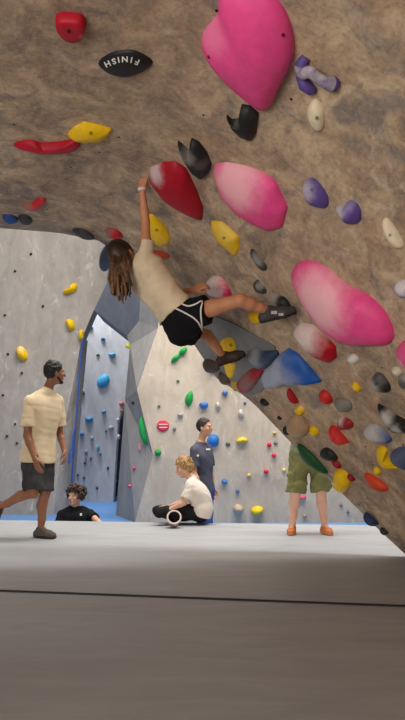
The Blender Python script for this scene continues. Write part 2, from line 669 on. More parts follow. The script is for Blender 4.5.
def hold(surf, outline, h, rgb, label, name='climbing_hold', cat='climbing hold', group=None, patches=(), bolts=(), style='dome',
         peak=(0, 0), rough=0.55, lump=0.0, segs=None, power=1.0, mat=None, ridges=0, sharp=False):
    px = np.array(outline, float)
    c = (px.min(0) + px.max(0)) / 2
    size = px.max(0) - px.min(0)
    big = max(size) > 14
    m = segs or (40 if max(size) > 30 else 24 if big else 14)
    loc, nor = hit(surf, *c)
    # picture direction and length of a push along the wall normal
    p0, p1 = np.array(proj(loc)), np.array(proj(loc + nor * h))
    wv = p1 - p0
    wl = np.linalg.norm(wv)
    O = (sharp_closed(px, m) if sharp else smooth_closed(px, m)) if style != 'facet' else px.copy()
    if wl > 0.5:
        wd = wv / wl
        pr = O @ wd
        lo, hi = pr.min(), pr.max()
        Lw = hi - lo
        k = max(0.38, 1 - (wl / Lw) ** 2)
        O = O + np.outer(lo + (pr - lo) * k - pr, wd)
        c = c + (lo + (c @ wd - lo) * k - c @ wd) * wd
        wsh = wd * (wl * 0.5)
        loc, nor = hit(surf, *c)
    # frame of the hold
    u = Vector((1, 0, 0)) - nor * nor.x
    u.normalize()
    v = nor.cross(u)
    R = Matrix((u, v, nor)).transposed()

    def loc2(x, y, lift=0.0):
        d = ray(x, y)
        t = (loc + nor * lift - CAM).dot(nor) / d.dot(nor)
        q = CAM + d * t - loc
        return np.array([q.dot(u), q.dot(v)])

    B = np.array([loc2(*p) for p in O])
    cen = B.mean(0)
    rad = np.abs(B - cen).max()
    rnd = random.Random(int(c[0] * 31 + c[1] * 17))
    pk = cen + np.array(peak) * rad
    if style == 'facet':
        prof_ = [(1.0, -0.015 / h), (1.0, 0.0), (0.84, 0.55), (0.5, 0.95), (0.2, 1.0)]
    elif style == 'slab':
        prof_ = [(1.0, -0.015 / h), (1.0, 0.0), (0.98, 0.5), (0.93, 0.85), (0.84, 1.0), (0.5, 1.03), (0.2, 1.05)]
    else:
        K = 9 if big else 5
        prof_ = [(1.0, -0.015 / h)] + [(math.cos(a), math.sin(a) ** power) for a in [1.5 * i / K for i in range(K + 1)]]
    V, F = [], []
    for s, hh in prof_:
        ce = cen + (pk - cen) * max(0, hh)
        for i, b in enumerate(B):
            q = ce + (b - cen) * s
            z = hh * h
            if hh > 0:
                if lump:
                    z *= 1 + lump * math.sin(q[0] / rad * 4.1 + c[0]) * math.cos(q[1] / rad * 3.7 + c[1])
                if ridges:
                    z += 0.08 * h * math.sin((q[0] * 0.94 + q[1] * 0.34) / rad * ridges) * (1 if hh > 0.2 else 0)
            V.append((q[0], q[1], z))
    nb = len(B)
    for r_ in range(len(prof_) - 1):
        for i in range(nb):
            a, b = r_ * nb + i, r_ * nb + (i + 1) % nb
            F.append([a, b, b + nb, a + nb])
    V.append((pk[0], pk[1], V[-1][2] * 1.0 if style != 'facet' else h * 1.02))
    top = len(V) - 1
    r_ = (len(prof_) - 1) * nb
    for i in range(nb):
        F.append([r_ + i, r_ + (i + 1) % nb, top])
    F.append(list(range(nb))[::-1])
    pl = []
    for q in patches:
        x, y, r, col = q[:4]
        st = q[4] if len(q) > 4 else 0.85
        a = loc2(x, y, h * 0.5)
        rr = np.linalg.norm(loc2(x + r, y, h * 0.5) - a)
        pl.append((float(a[0]), float(a[1]), float(rr), col, st))
    mt = mat or (hold_mat(name + '_two_tone_plastic', rgb, pl, rough) if pl else plain('hold_plastic', rgb, rough, 0.1, 14))
    o = mesh_obj(name, V, F, mt, smooth=style not in ('facet',), origin=(0, 0, 0))
    fix_normals(o)
    M4 = R.to_4x4()
    M4.translation = loc
    o.matrix_world = M4
    tag(o, label, cat, group)
    tr = BVHTree.FromPolygons([M4 @ Vector(q) for q in V], F)
    for bx, by in bolts:
        d = ray(bx, by).normalized()
        bl, bn, _, _ = tr.ray_cast(CAM, d)
        if bl is None:
            continue
        ln = R.transposed() @ bn
        lp = R.transposed() @ (bl - loc)
        rr = 0.0035 * max(1.0, (bl - CAM).length) * 0.8
        a = ln.orthogonal().normalized()
        b2 = ln.cross(a)
        bv, bf = [], []
        for lvl, s in ((-0.004, 1), (0.003, 1), (0.003, 0.55), (-0.001, 0.45)):
            for i in range(10):
                an = i * math.pi / 5
                bv.append(lp + ln * lvl + (a * math.cos(an) + b2 * math.sin(an)) * rr * s)
        for l_ in range(3):
            for i in range(10):
                bf.append([l_ * 10 + i, l_ * 10 + (i + 1) % 10, l_ * 10 + 10 + (i + 1) % 10, l_ * 10 + 10 + i])
        bf.append(list(range(30, 40)))
        bo = mesh_obj('bolt', bv, bf, M_BOLT, origin=(0, 0, 0))
        bo.parent = o
        bo.location = (0, 0, 0)
    LAST['tree'], LAST['o'], LAST['R'], LAST['loc'] = tr, o, R, loc
    return o


GP = 'pink sculpted holds on the overhang'
GY = 'yellow holds on the overhang'
GR = 'red holds on the overhang'
GB = 'black and grey holds on the overhang'
GU = 'purple holds on the overhang'
GC = 'cream and white holds on the overhang'
GBL = 'blue holds on the overhang'
GO = 'brown, green and tan holds on the overhang'
over_ = 'over'
# --- pink
hold(over_, [(222, -14), (262, -12), (284, 8), (294, 38), (291, 60), (279, 84), (270, 104), (259, 109), (240, 95), (216, 72), (201, 50), (203, 30), (217, 12)],
     0.13, PINK, 'huge hot pink teardrop-shaped climbing hold at the very top of the overhang', group=GP, patches=[(206, 36, 22, (240, 130, 170), 0.7)],
     bolts=[(209, 57), (283, 35)], peak=(0.1, -0.1))
hold(over_, [(211, 172), (214, 162), (225, 160), (243, 164), (262, 171), (276, 181), (288, 206), (283, 226), (270, 231), (252, 224), (232, 211), (217, 193)],
     0.12, PINK, 'pink wedge hold with a pale chalky upper end beside the large crimson hold', sharp=True, group=GP,
     patches=[(234, 180, 26, (246, 182, 190), 0.9), (214, 166, 8, (238, 90, 150), 0.7)], peak=(0.1, -0.05))
hold(over_, [(289, 274), (297, 264), (310, 262), (325, 268), (345, 284), (370, 296), (386, 312), (394, 332), (390, 343), (375, 345), (355, 346), (338, 342), (320, 329), (305, 311), (293, 290)],
     0.15, PINK, 'long pink hold with a chalk-whitened face to the right of the climber\'s shoe', group=GP,
     patches=[(322, 300, 27, (246, 190, 196), 0.9)], peak=(0.05, 0))
hold(over_, [(396, 350), (404, 341), (420, 340), (424, 372), (406, 369), (398, 361)], 0.09, (232, 90, 150),
     'pink hold cut off by the right edge of the photo below the long pink hold', group=GP, patches=[(402, 362, 7, CHALK, 0.4)])
hold(over_, [(204, 285), (211, 277), (221, 277), (229, 287), (231, 296), (220, 298), (208, 295)], 0.08, (212, 30, 96),
     'small pink hold with a chalk-white top just above the climber\'s hip', group=GP, patches=[(212, 284, 10, CHALK, 0.9)])
# --- red
hold(over_, [(147, 178), (150, 167), (160, 162), (175, 160), (186, 168), (196, 190), (203, 208), (202, 220), (190, 215), (172, 205), (158, 195)],
     0.11, (170, 8, 34), 'large crimson pyramid hold gripped by the climber\'s raised hand', sharp=True, group=GR, patches=[(150, 173, 12, (214, 190, 190), 0.9)],
     peak=(0.1, -0.1))
hold(over_, [(56, 15), (62, 12), (70, 12), (82, 14), (86, 22), (84, 34), (78, 38), (70, 39), (62, 34), (56, 24)], 0.05, (176, 12, 38),
     'rounded crimson hold alone on the roof in the top left corner', group=GR, patches=[(84, 33, 5, (200, 120, 130), 0.6)], bolts=[(69, 31)], style='slab')
hold(over_, [(13, 147), (22, 142), (34, 141), (40, 144), (60, 142), (76, 139), (80, 146), (75, 151), (52, 153), (38, 154), (24, 150)], 0.06, (176, 12, 38),
     'thin bent crimson hold on the roof left of the yellow hold', group=GR, patches=[(38, 142, 7, DGRY, 0.6)])
hold(over_, [(291, 331), (299, 324), (312, 325), (325, 334), (336, 346), (336, 358), (330, 363), (318, 359), (304, 351)], 0.10, (176, 14, 34),
     'red hold with a white chalked upper half under the long pink hold', sharp=True, group=GR, patches=[(302, 332, 17, (226, 208, 202), 0.95)])
hold(over_, [(22, 206), (32, 203), (40, 197), (46, 199), (42, 206), (34, 211), (26, 210)], 0.05, (200, 40, 44),
     'small red and pale pink hold on the dim left end of the roof', group=GR, patches=[(27, 206, 8, (150, 110, 100), 0.8)])
hold(over_, [(105, 231), (112, 228), (120, 232), (122, 238), (116, 240), (110, 238)], 0.06, (176, 30, 40),
     'small dull red hold at the roof edge above the climber\'s head', group=GR, patches=[(107, 231, 5, (140, 110, 104), 0.7)])
hold(over_, [(149, 252), (159, 251), (170, 255), (167, 259), (157, 259)], 0.04, (176, 64, 40), 'faded orange red foothold right of the climber\'s shoulder',
     'foothold', group=GR)
hold(over_, [(319, 393), (326, 390), (332, 397), (331, 404), (321, 403)], 0.06, (198, 46, 40), 'squarish orange red hold standing above the dull green hold', group=GR)
hold(over_, [(337, 422), (343, 417), (352, 421), (353, 427), (345, 430), (338, 429)], 0.05, (150, 30, 34),
     'dark red hold with a chalk-white tip above the bright red hold', group=GR, patches=[(338, 418, 5, CHALK, 0.7)])
hold(over_, [(326, 434), (330, 426), (336, 426), (343, 434), (349, 442), (342, 445), (332, 443)], 0.08, (206, 42, 40),
     'bright red lumpy hold directly right of the tan hold and black hold', sharp=True, group=GR, lump=0.1, patches=[(327, 434, 5, (220, 140, 130), 0.6)])
hold(over_, [(331, 461), (336, 460), (341, 465), (340, 469), (334, 467)], 0.04, (160, 26, 34), 'little dark red foothold just above the lumpy yellow hold', 'foothold', group=GR)
hold(over_, [(346, 477), (350, 474), (355, 479), (352, 482)], 0.04, (140, 22, 30), 'tiny maroon foothold touching the right side of the lumpy yellow hold', 'foothold', group=GR)
hold(over_, [(364, 474), (372, 475), (382, 481), (389, 488), (384, 492), (374, 489), (366, 483)], 0.06, (208, 66, 36),
     'long orange red hold low on the overhang below the yellow crescent', group=GR)
hold(over_, [(287, 391), (291, 389), (297, 400), (296, 405), (291, 403)], 0.06, (166, 28, 34), 'narrow red hold pointing up above the tan round hold', group=GR)
hold(over_, [(236, 384), (246, 372), (258, 366), (265, 369), (259, 380), (250, 391), (243, 394), (239, 390)], 0.09, (150, 28, 40),
     'dull red hold with a chalky side left of the large blue hold', group=GR, patches=[(246, 379, 10, (140, 104, 100), 0.75)])
# --- yellow
hold(over_, [(67, 136), (74, 127), (84, 121), (100, 125), (112, 129), (108, 137), (100, 142), (85, 144), (72, 140)], 0.06, YEL,
     'faceted yellow hold with a pale corner on the roof beside the thin crimson hold', sharp=True, group=GY, patches=[(72, 126, 6, CHALK, 0.95)], style='dome', lump=0.12, bolts=[(91, 133)])
hold(over_, [(147, 217), (152, 213), (163, 224), (170, 237), (167, 245), (158, 246), (150, 236), (146, 226)], 0.06, YEL,
     'yellow oblong hold right beside the climber\'s raised forearm', group=GY, bolts=[(157, 230)], lump=0.06)
hold(over_, [(211, 221), (222, 221), (232, 230), (239, 236), (239, 250), (235, 257), (225, 249), (216, 240), (211, 230)], 0.06, YEL,
     'yellow hold with speckled chalk below the pink wedge hold', sharp=True, group=GY, patches=[(224, 231, 10, (232, 200, 96), 0.7)], bolts=[(224, 238)], lump=0.08)
hold(over_, [(248, 314), (258, 313), (266, 319), (258, 324), (250, 321)], 0.05, YEL, 'yellow hold half covered by the climber\'s outstretched shin', group=GY)
hold(over_, [(220, 343), (229, 336), (236, 341), (237, 358), (233, 377), (228, 377), (224, 362)], 0.06, YEL, 'tall yellow hold under the climber\'s lower foot', group=GY, bolts=[(231, 345)])
hold(over_, [(230, 382), (237, 381), (241, 389), (235, 392)], 0.05, (176, 150, 60), 'dull yellow hold on the rim beside the dull red hold', group=GY)
hold(over_, [(294, 409), (300, 405), (305, 410), (302, 415), (296, 414)], 0.05, YEL, 'small yellow hold with a pale edge on top of the tan hold', group=GY, patches=[(301, 405, 4, CHALK, 0.7)])
hold(over_, [(310, 427), (316, 427), (319, 433), (315, 437), (310, 434)], 0.05, YEL, 'small yellow hold touching the right side of the tan hold', group=GY)
hold(over_, [(352, 384), (356, 382), (361, 388), (359, 392), (354, 391)], 0.04, YEL, 'small yellow foothold left of the grey and black hold', 'foothold', group=GY)
hold(over_, [(376, 451), (381, 446), (388, 449), (387, 456), (393, 463), (401, 467), (390, 470), (380, 466)], 0.06, YEL, 'yellow crescent hold beside the slate blue hold', group=GY)
hold(over_, [(373, 469), (377, 467), (381, 472), (377, 476)], 0.04, YEL, 'tiny yellow foothold above the long orange red hold', 'foothold', group=GY)
hold(over_, [(333, 479), (336, 470), (344, 470), (351, 478), (348, 489), (341, 494), (334, 489)], 0.08, YEL, 'lumpy yellow hold at the rim right of the green shorts', group=GY, lump=0.18)
# --- purple
hold(over_, [(302, 189), (306, 180), (314, 178), (322, 186), (328, 198), (326, 208), (316, 208), (306, 201)], 0.07, PURP,
     'dark purple hold with a chalky left side right of the pink wedge', group=GU, patches=[(307, 190, 9, (196, 184, 196), 0.8)], lump=0.1, bolts=[(312, 190)])
hold(over_, [(334, 208), (344, 206), (350, 200), (358, 204), (361, 212), (359, 222), (350, 225), (342, 219)], 0.07, PURP,
     'purple hold with a chalky lip, lower right of the other dark purple hold', group=GU, patches=[(339, 210, 9, (204, 194, 204), 0.85), (348, 205, 5, (140, 126, 170), 0.8)], lump=0.14)
hold(over_, [(392, 287), (400, 281), (416, 280), (416, 296), (402, 298), (395, 293)], 0.06, PURP,
     'purple hold with a white top at the right edge of the photo', group=GU, patches=[(402, 285, 11, (222, 212, 214), 0.95)])
# --- cream and white
hold(over_, [(308, 107), (314, 99), (319, 101), (324, 111), (324, 124), (320, 132), (313, 128), (308, 118)], 0.045, CREAM,
     'cream leaf-shaped hold with one bolt below the purple looped hold', group=GC, bolts=[(317, 118)])
hold(over_, [(382, 221), (387, 218), (395, 227), (402, 240), (402, 248), (395, 249), (387, 240), (383, 230)], 0.05, CREAM,
     'cream oval hold with one bolt near the right edge of the photo', group=GC, bolts=[(390, 235)])
hold(over_, [(347, 357), (354, 354), (359, 359), (356, 364), (349, 363)], 0.04, WHT, 'small off-white foothold beneath the long pink hold', 'foothold', group=GC)
hold(over_, [(391, 369), (398, 367), (402, 372), (399, 377), (394, 375)], 0.04, (214, 200, 180), 'small off-white foothold below the cut off pink hold', 'foothold', group=GC)
hold(over_, [(362, 432), (369, 425), (380, 426), (388, 433), (392, 441), (380, 443), (369, 441)], 0.08, (44, 74, 130),
     'white domed hold with a blue underside below the black triangular hold', group=GC, patches=[(369, 431, 13, (190, 184, 180), 0.97)])
# --- black and grey
hold(over_, [(226, 116), (231, 121), (238, 120), (242, 104), (250, 105), (259, 113), (256, 134), (251, 142), (241, 138), (231, 128)], 0.07, BLK,
     'black hooked hold right below the huge pink hold', sharp=True, group=GB, patches=[(236, 121, 5, (110, 106, 104), 0.6)])
hold(over_, [(178, 140), (184, 146), (190, 152), (193, 149), (192, 137), (199, 141), (207, 153), (211, 165), (208, 174), (202, 181), (194, 175), (187, 163), (181, 151)],
     0.09, BLK, 'black two-horned hold above the large crimson hold', sharp=True, group=GB, patches=[(189, 154, 8, (136, 128, 122), 0.75), (202, 163, 6, (90, 86, 84), 0.6)])
hold(over_, [(249, 252), (254, 249), (261, 258), (267, 267), (262, 272), (255, 264)], 0.045, DGRY, 'narrow dark grey hold slanting above the climber\'s knee', group=GB,
     patches=[(258, 259, 5, GRY, 0.6)])
hold(over_, [(252, 285), (258, 280), (265, 287), (266, 293), (258, 294)], 0.06, (70, 68, 70), 'rounded grey hold just above the climber\'s shin', group=GB,
     patches=[(261, 284, 4, WHT, 0.5)])
hold(over_, [(267, 294), (277, 296), (286, 298), (292, 309), (288, 315), (281, 309), (273, 302)], 0.06, BLK, 'black hold with chalk marks above the climber\'s outstretched shoe', group=GB,
     patches=[(271, 297, 7, (170, 162, 154), 0.8)])
hold(over_, [(370, 381), (376, 373), (383, 374), (390, 385), (389, 392), (380, 392), (372, 389)], 0.06, (84, 80, 82), 'grey and black speckled hold right of the small yellow foothold', group=GB,
     patches=[(375, 385, 6, (186, 178, 172), 0.7), (389, 390, 6, BLK, 0.9)], bolts=[(376, 384)])
hold(over_, [(398, 377), (408, 374), (414, 388), (405, 390), (399, 386)], 0.05, (150, 142, 136), 'grey hold with black specks at the right edge of the photo', group=GB,
     patches=[(404, 383, 5, BLK, 0.7)])
hold(over_, [(377, 405), (390, 412), (402, 419), (416, 424), (416, 432), (396, 434), (388, 429), (381, 420)], 0.08, (34, 31, 32), 'black triangular hold smeared with white chalk at the right edge', sharp=True, group=GB,
     patches=[(387, 418, 6, (190, 184, 178), 0.9), (399, 428, 5, (200, 194, 188), 0.8)])
hold(over_, [(319, 453), (325, 448), (332, 450), (338, 458), (333, 461), (323, 459)], 0.06, (34, 34, 32), 'black rounded hold between the dark green hold and bright red hold', group=GB)
hold(over_, [(259, 401), (264, 399), (269, 404), (264, 407)], 0.04, BLK, 'small black foothold below the large blue hold', 'foothold', group=GB)
hold(over_, [(282, 429), (286, 427), (291, 433), (286, 436)], 0.05, (40, 34, 34), 'small black foothold on the rim at the left of the tan hold', 'foothold', group=GB)
hold(over_, [(277, 417), (279, 416), (282, 419), (279, 420)], 0.03, BLK, 'tiny black foothold between the blue hold and the tan hold', 'foothold', group=GB)
hold(over_, [(72, 230), (80, 228), (90, 233), (94, 240), (83, 239)], 0.05, DGRY, 'flat dark grey hold on the roof edge left of the climber', group=GB, patches=[(76, 229, 4, BLK, 0.8)])
hold(over_, [(18, 217), (25, 214), (32, 220), (31, 225), (22, 224)], 0.05, (58, 54, 54), 'dark grey hold next to the blue hold on the roof edge', group=GB)
# --- blue
hold(over_, [(259, 378), (265, 369), (274, 360), (281, 353), (289, 348), (298, 353), (310, 366), (322, 381), (305, 383), (288, 383), (276, 388), (264, 388)],
     0.12, (18, 84, 170), 'large blue ridged hold with a chalk-white left half', sharp=True, group=GBL, patches=[(272, 374, 26, (176, 182, 194), 0.85)], ridges=16)
hold(over_, [(246, 355), (254, 349), (266, 350), (277, 350), (279, 357), (269, 367), (258, 369), (249, 363)], 0.09, (48, 64, 94),
     'dark blue hold with a pale top upper left of the large blue hold', group=GBL, patches=[(253, 354, 9, (150, 152, 156), 0.8), (278, 354, 6, BLK, 0.8)])
hold(over_, [(389, 456), (396, 449), (414, 447), (414, 469), (402, 469), (392, 463)], 0.08, (82, 92, 118), 'slate blue hold at the right edge beside the yellow crescent', group=GBL)
hold(over_, [(362, 517), (367, 513), (375, 519), (378, 525), (369, 526)], 0.07, (34, 54, 92), 'navy blue hold lowest on the rim near the mat', group=GBL)
hold(over_, [(2, 217), (8, 214), (16, 217), (18, 222), (8, 224)], 0.05, (40, 70, 130), 'small blue hold on the roof edge at the far left', group=GBL)
hold(over_, [(99, 263), (101, 252), (109, 244), (116, 250), (113, 264), (106, 272), (101, 270)], 0.10, (48, 58, 76), 'dark blue rounded hold hanging behind the climber\'s hair', group=GBL)
# --- brown, green, tan
hold(over_, [(202, 363), (207, 359), (216, 361), (221, 367), (215, 373), (206, 372)], 0.08, (74, 58, 52), 'dark brown pebble hold on the rim left of the climber\'s lower shoe', group=GO)
hold(over_, [(219, 372), (226, 374), (231, 381), (226, 386), (219, 381)], 0.07, (84, 72, 62), 'brown hold on the rim below the climber\'s lower shoe', group=GO)
hold(over_, [(297, 445), (303, 446), (313, 454), (322, 464), (328, 473), (321, 473), (309, 466), (300, 457)], 0.06, DGRN, 'long dark green hold along the rim over the green shorts', group=GO)
hold(over_, [(286, 427), (290, 417), (298, 413), (306, 419), (310, 428), (305, 436), (296, 438), (288, 434)], 0.09, (176, 142, 106), 'round tan hold with brown streaks above the green shorts', group=GO,
     patches=[(304, 421, 5, (120, 92, 70), 0.6)])
hold(over_, [(333, 402), (341, 398), (351, 402), (351, 410), (340, 412)], 0.05, (128, 124, 112), 'dull grey green hold right of the squarish orange red hold', group=GO)
hold(over_, [(379, 530), (383, 528), (388, 533), (384, 536)], 0.04, (46, 52, 40), 'tiny dark olive foothold on the rim just above the mat', 'foothold', group=GO)

# FINISH plate with its lettering
fo = hold(over_, [(98, 64), (103, 57), (112, 52), (122, 50), (134, 50), (145, 55), (153, 62), (147, 69), (138, 74), (127, 77), (115, 76), (104, 71)], 0.035, (32, 29, 30),
          'black eye-shaped hold with upside-down white FINISH lettering on the roof', group=GB, rough=0.5)
letters = [('H', 107.5, 64.0, 205), ('S', 114, 61.4, 196), ('I', 118.6, 59.9, 190), ('N', 124.8, 59.4, 180), ('I', 131.4, 60.1, 170), ('F', 137.2, 62.2, 158)]
LV, LF = [], []
tree, R_, l_ = LAST['tree'], LAST['R'], LAST['loc']
for ch, lx, ly, rot in letters:
    cu = bpy.data.curves.new('letter', 'FONT')
    cu.body = ch
    cu.size = 1.0
    cu.align_x = 'CENTER'
    cu.offset = 0.03
    to = bpy.data.objects.new('letter', cu)
    COL.objects.link(to)
    dg = bpy.context.evaluated_depsgraph_get()
    me = to.evaluated_get(dg).to_mesh()
    vs = [v.co.copy() for v in me.vertices]
    fs = [list(p.vertices) for p in me.polygons]
    to.evaluated_get(dg).to_mesh_clear()
    bpy.data.objects.remove(to)
    b0 = len(LV)
    s = 8.6
    a = math.radians(rot)
    for v in vs:
        x, y = v.x * s, (v.y - 0.35) * s
        X = lx + x * math.cos(a) - y * math.sin(a) * -1 * -1
        Y = ly - (x * math.sin(a) + y * math.cos(a)) * 0.92
        d = ray(X, Y).normalized()
        p, nn, _, _ = tree.ray_cast(CAM, d)
        if p is None:
            p = l_
        p = p - d * 0.003
        LV.append(R_.transposed() @ (p - l_))
    LF += [[i + b0 for i in f] for f in fs]
lo = mesh_obj('lettering', LV, LF, M_LETTER, origin=(0, 0, 0))
lo.parent = fo
lo['label'] = 'white letters reading FINISH'


# purple looped hold: a curved horn whose two feet sit on the wall
def tube_mesh(path, radii, seg=12):
    V, F = [], []
    n = len(path)
    prevu = None
    for i, p in enumerate(path):
        d = (path[min(i + 1, n - 1)] - path[max(i - 1, 0)]).normalized()
        u = prevu - d * prevu.dot(d) if prevu is not None else d.orthogonal()
        u.normalize()
        prevu = u
        v = d.cross(u)
        for k in range(seg):
            a = 2 * math.pi * k / seg
            V.append(p + (u * math.cos(a) + v * math.sin(a)) * radii[i])
    for i in range(n - 1):
        for k in range(seg):
            F.append([i * seg + k, i * seg + (k + 1) % seg, (i + 1) * seg + (k + 1) % seg, (i + 1) * seg + k])
    F.append(list(range(seg))[::-1])
    F.append([(n - 1) * seg + k for k in range(seg)])
    return V, F


def spline(pts, m):
    out = []
    n = len(pts)
    for i in range(n - 1):
        p0, p1, p2, p3 = pts[max(i - 1, 0)], pts[i], pts[i + 1], pts[min(i + 2, n - 1)]
        for k in range(m):
            u = k / m
            out.append(0.5 * (2 * p1 + (p2 - p0) * u + (2 * p0 - 5 * p1 + 4 * p2 - p3) * u * u + (3 * p1 - p0 - 3 * p2 + p3) * u ** 3))
    out.append(pts[-1])
    return out


pts, rad = [], []
for x, y, lift, r in [(306, 57, 0.0, 0.022), (301, 66, 0.02, 0.030), (303, 73, 0.035, 0.028), (310, 72, 0.05, 0.026), (318, 78, 0.05, 0.024), (325, 82, 0.045, 0.027), (332, 84, 0.02, 0.036), (336, 82, -0.005, 0.026)]:
    lc, nr = hit('over', x, y)
    d = ray(x, y)
    q = lc + nr * lift
    q = CAM + d * ((q - CAM).dot(nr) / d.dot(nr))
    pts.append(q)
    rad.append(Vector((r, 0, 0)))
path, rr = spline(pts, 5), [v.x for v in spline(rad, 5)]
tv, tfc = tube_mesh(path, rr)
lc, nr = hit('over', 317, 75)
bv_, bf_ = tube_mesh([hit('over', 300, 74)[0] + nr * 0.005, hit('over', 306, 82)[0] + nr * 0.02, hit('over', 313, 88)[0] + nr * 0.015, hit('over', 316, 91)[0]], [0.02, 0.03, 0.026, 0.012])
b0 = len(tv)
mloop = hold_mat('purple_loop_hold_plastic', PURP, [], 0.55)
t_ = NT('purple_loop_hold_chalked')
nz = t_.noise(t_.coord(), 9, 4, 0.6)
mloop2 = t_.done(t_.ramp(nz, [(0.38, lin((120, 104, 142))), (0.56, lin((182, 172, 176)))]), 0.6)
mi = []
for k, f in enumerate(tfc):
    ring = f[0] // 12
    mi.append(1 if 4 < ring < 29 else 0)
o = mesh_obj('climbing_hold', tv + bv_, tfc + [[i + b0 for i in f] for f in bf_], [mloop, mloop2], smooth=True, origin=lc, midx=mi + [0] * len(bf_))
tag(o, 'purple looped horn hold dusted with chalk right of the huge pink hold', 'climbing hold', GU)

# end panel of the overhang; its grey paints in a turned-away facet's shade
pp = [(186, 318), (206, 312), (234, 323), (276, 346), (274, 372), (262, 392), (248, 396), (232, 387), (218, 378), (197, 347)]
pv = []
for k, (x, y) in enumerate(pp):
    lc, nr = hit('over', x, y)
    pv.append((lc, nr))
Vp = [a + b * 0.012 for a, b in pv] + [a - b * 0.02 for a, b in pv]
npn = len(pp)
o = mesh_obj('trim_1', Vp, [list(range(npn)), list(range(2 * npn - 1, npn - 1, -1))] + [[i, i + npn, (i + 1) % npn + npn, (i + 1) % npn] for i in range(npn)],
             grey_wall('shaded_facet_grey', (112, 112, 112), (136, 136, 134), (150, 148, 146), 0.3))
fix_normals(o)
struct(o)

# --- holds on the far walls
GL = 'holds on the left wall'
GLB = 'tiny black footholds on the left wall'
hold('wall_left', [(63, 291), (69, 288), (73, 283), (77, 284), (77, 290), (70, 294), (64, 294)], 0.12, YEL, 'yellow crescent hold highest on the left grey wall', group=GL)
hold('wall_left', [(66, 320), (73, 320), (75, 328), (71, 331), (68, 329)], 0.12, YEL, 'yellow blocky hold on the left wall below the yellow crescent', group=GL)
hold('wall_left', [(16, 350), (20, 346), (26, 350), (28, 358), (24, 361), (18, 358)], 0.14, YEL, 'yellow egg-shaped hold up and left of the walking man\'s head', group=GL, patches=[(20, 349, 5, (250, 214, 150), 0.6)])
hold('wall_left', [(79, 332), (83, 330), (84, 339), (82, 341), (79, 340)], 0.1, YEL, 'yellow hold on the edge of the left wall at the top of the rope', group=GL)
hold('wall_left', ell(61, 423, 6, 5), 0.08, YEL, 'small yellow hold right of the walking man\'s elbow', group=GL)
hold('wall_left', ell(38, 493.5, 5, 4), 0.08, YEL, 'small yellow hold showing between the walking man\'s legs', group=GL)
for (x, y), lb in {(31, 254): 'tiny black foothold highest on the left wall under the roof', (43, 306): 'tiny black foothold left of the blocky yellow hold',
                   (5, 315): 'tiny black foothold at the photo\'s left edge, level with the blocky yellow hold',
                   (8, 354): 'tiny black foothold just left of the egg-shaped yellow hold', (22, 373): 'tiny black foothold below the egg-shaped yellow hold',
                   (3, 395): 'tiny black foothold at the photo\'s left edge, level with the walking man\'s sleeve', (15, 424): 'tiny black foothold left of the walking man\'s near elbow, upper one',
                   (7, 436): 'tiny black foothold left of the walking man\'s near elbow, leftmost one', (17, 443): 'tiny black foothold left of the walking man\'s forearm, lowest one',
                   (15, 271): 'tiny grey black foothold lower left of the highest black foothold'}.items():
    hold('wall_left', ell(x, y, 2.9, 2.3, 20), 0.045, (52, 48, 46), lb, 'foothold', group=GLB)
GA = 'blue holds on the alcove wall'
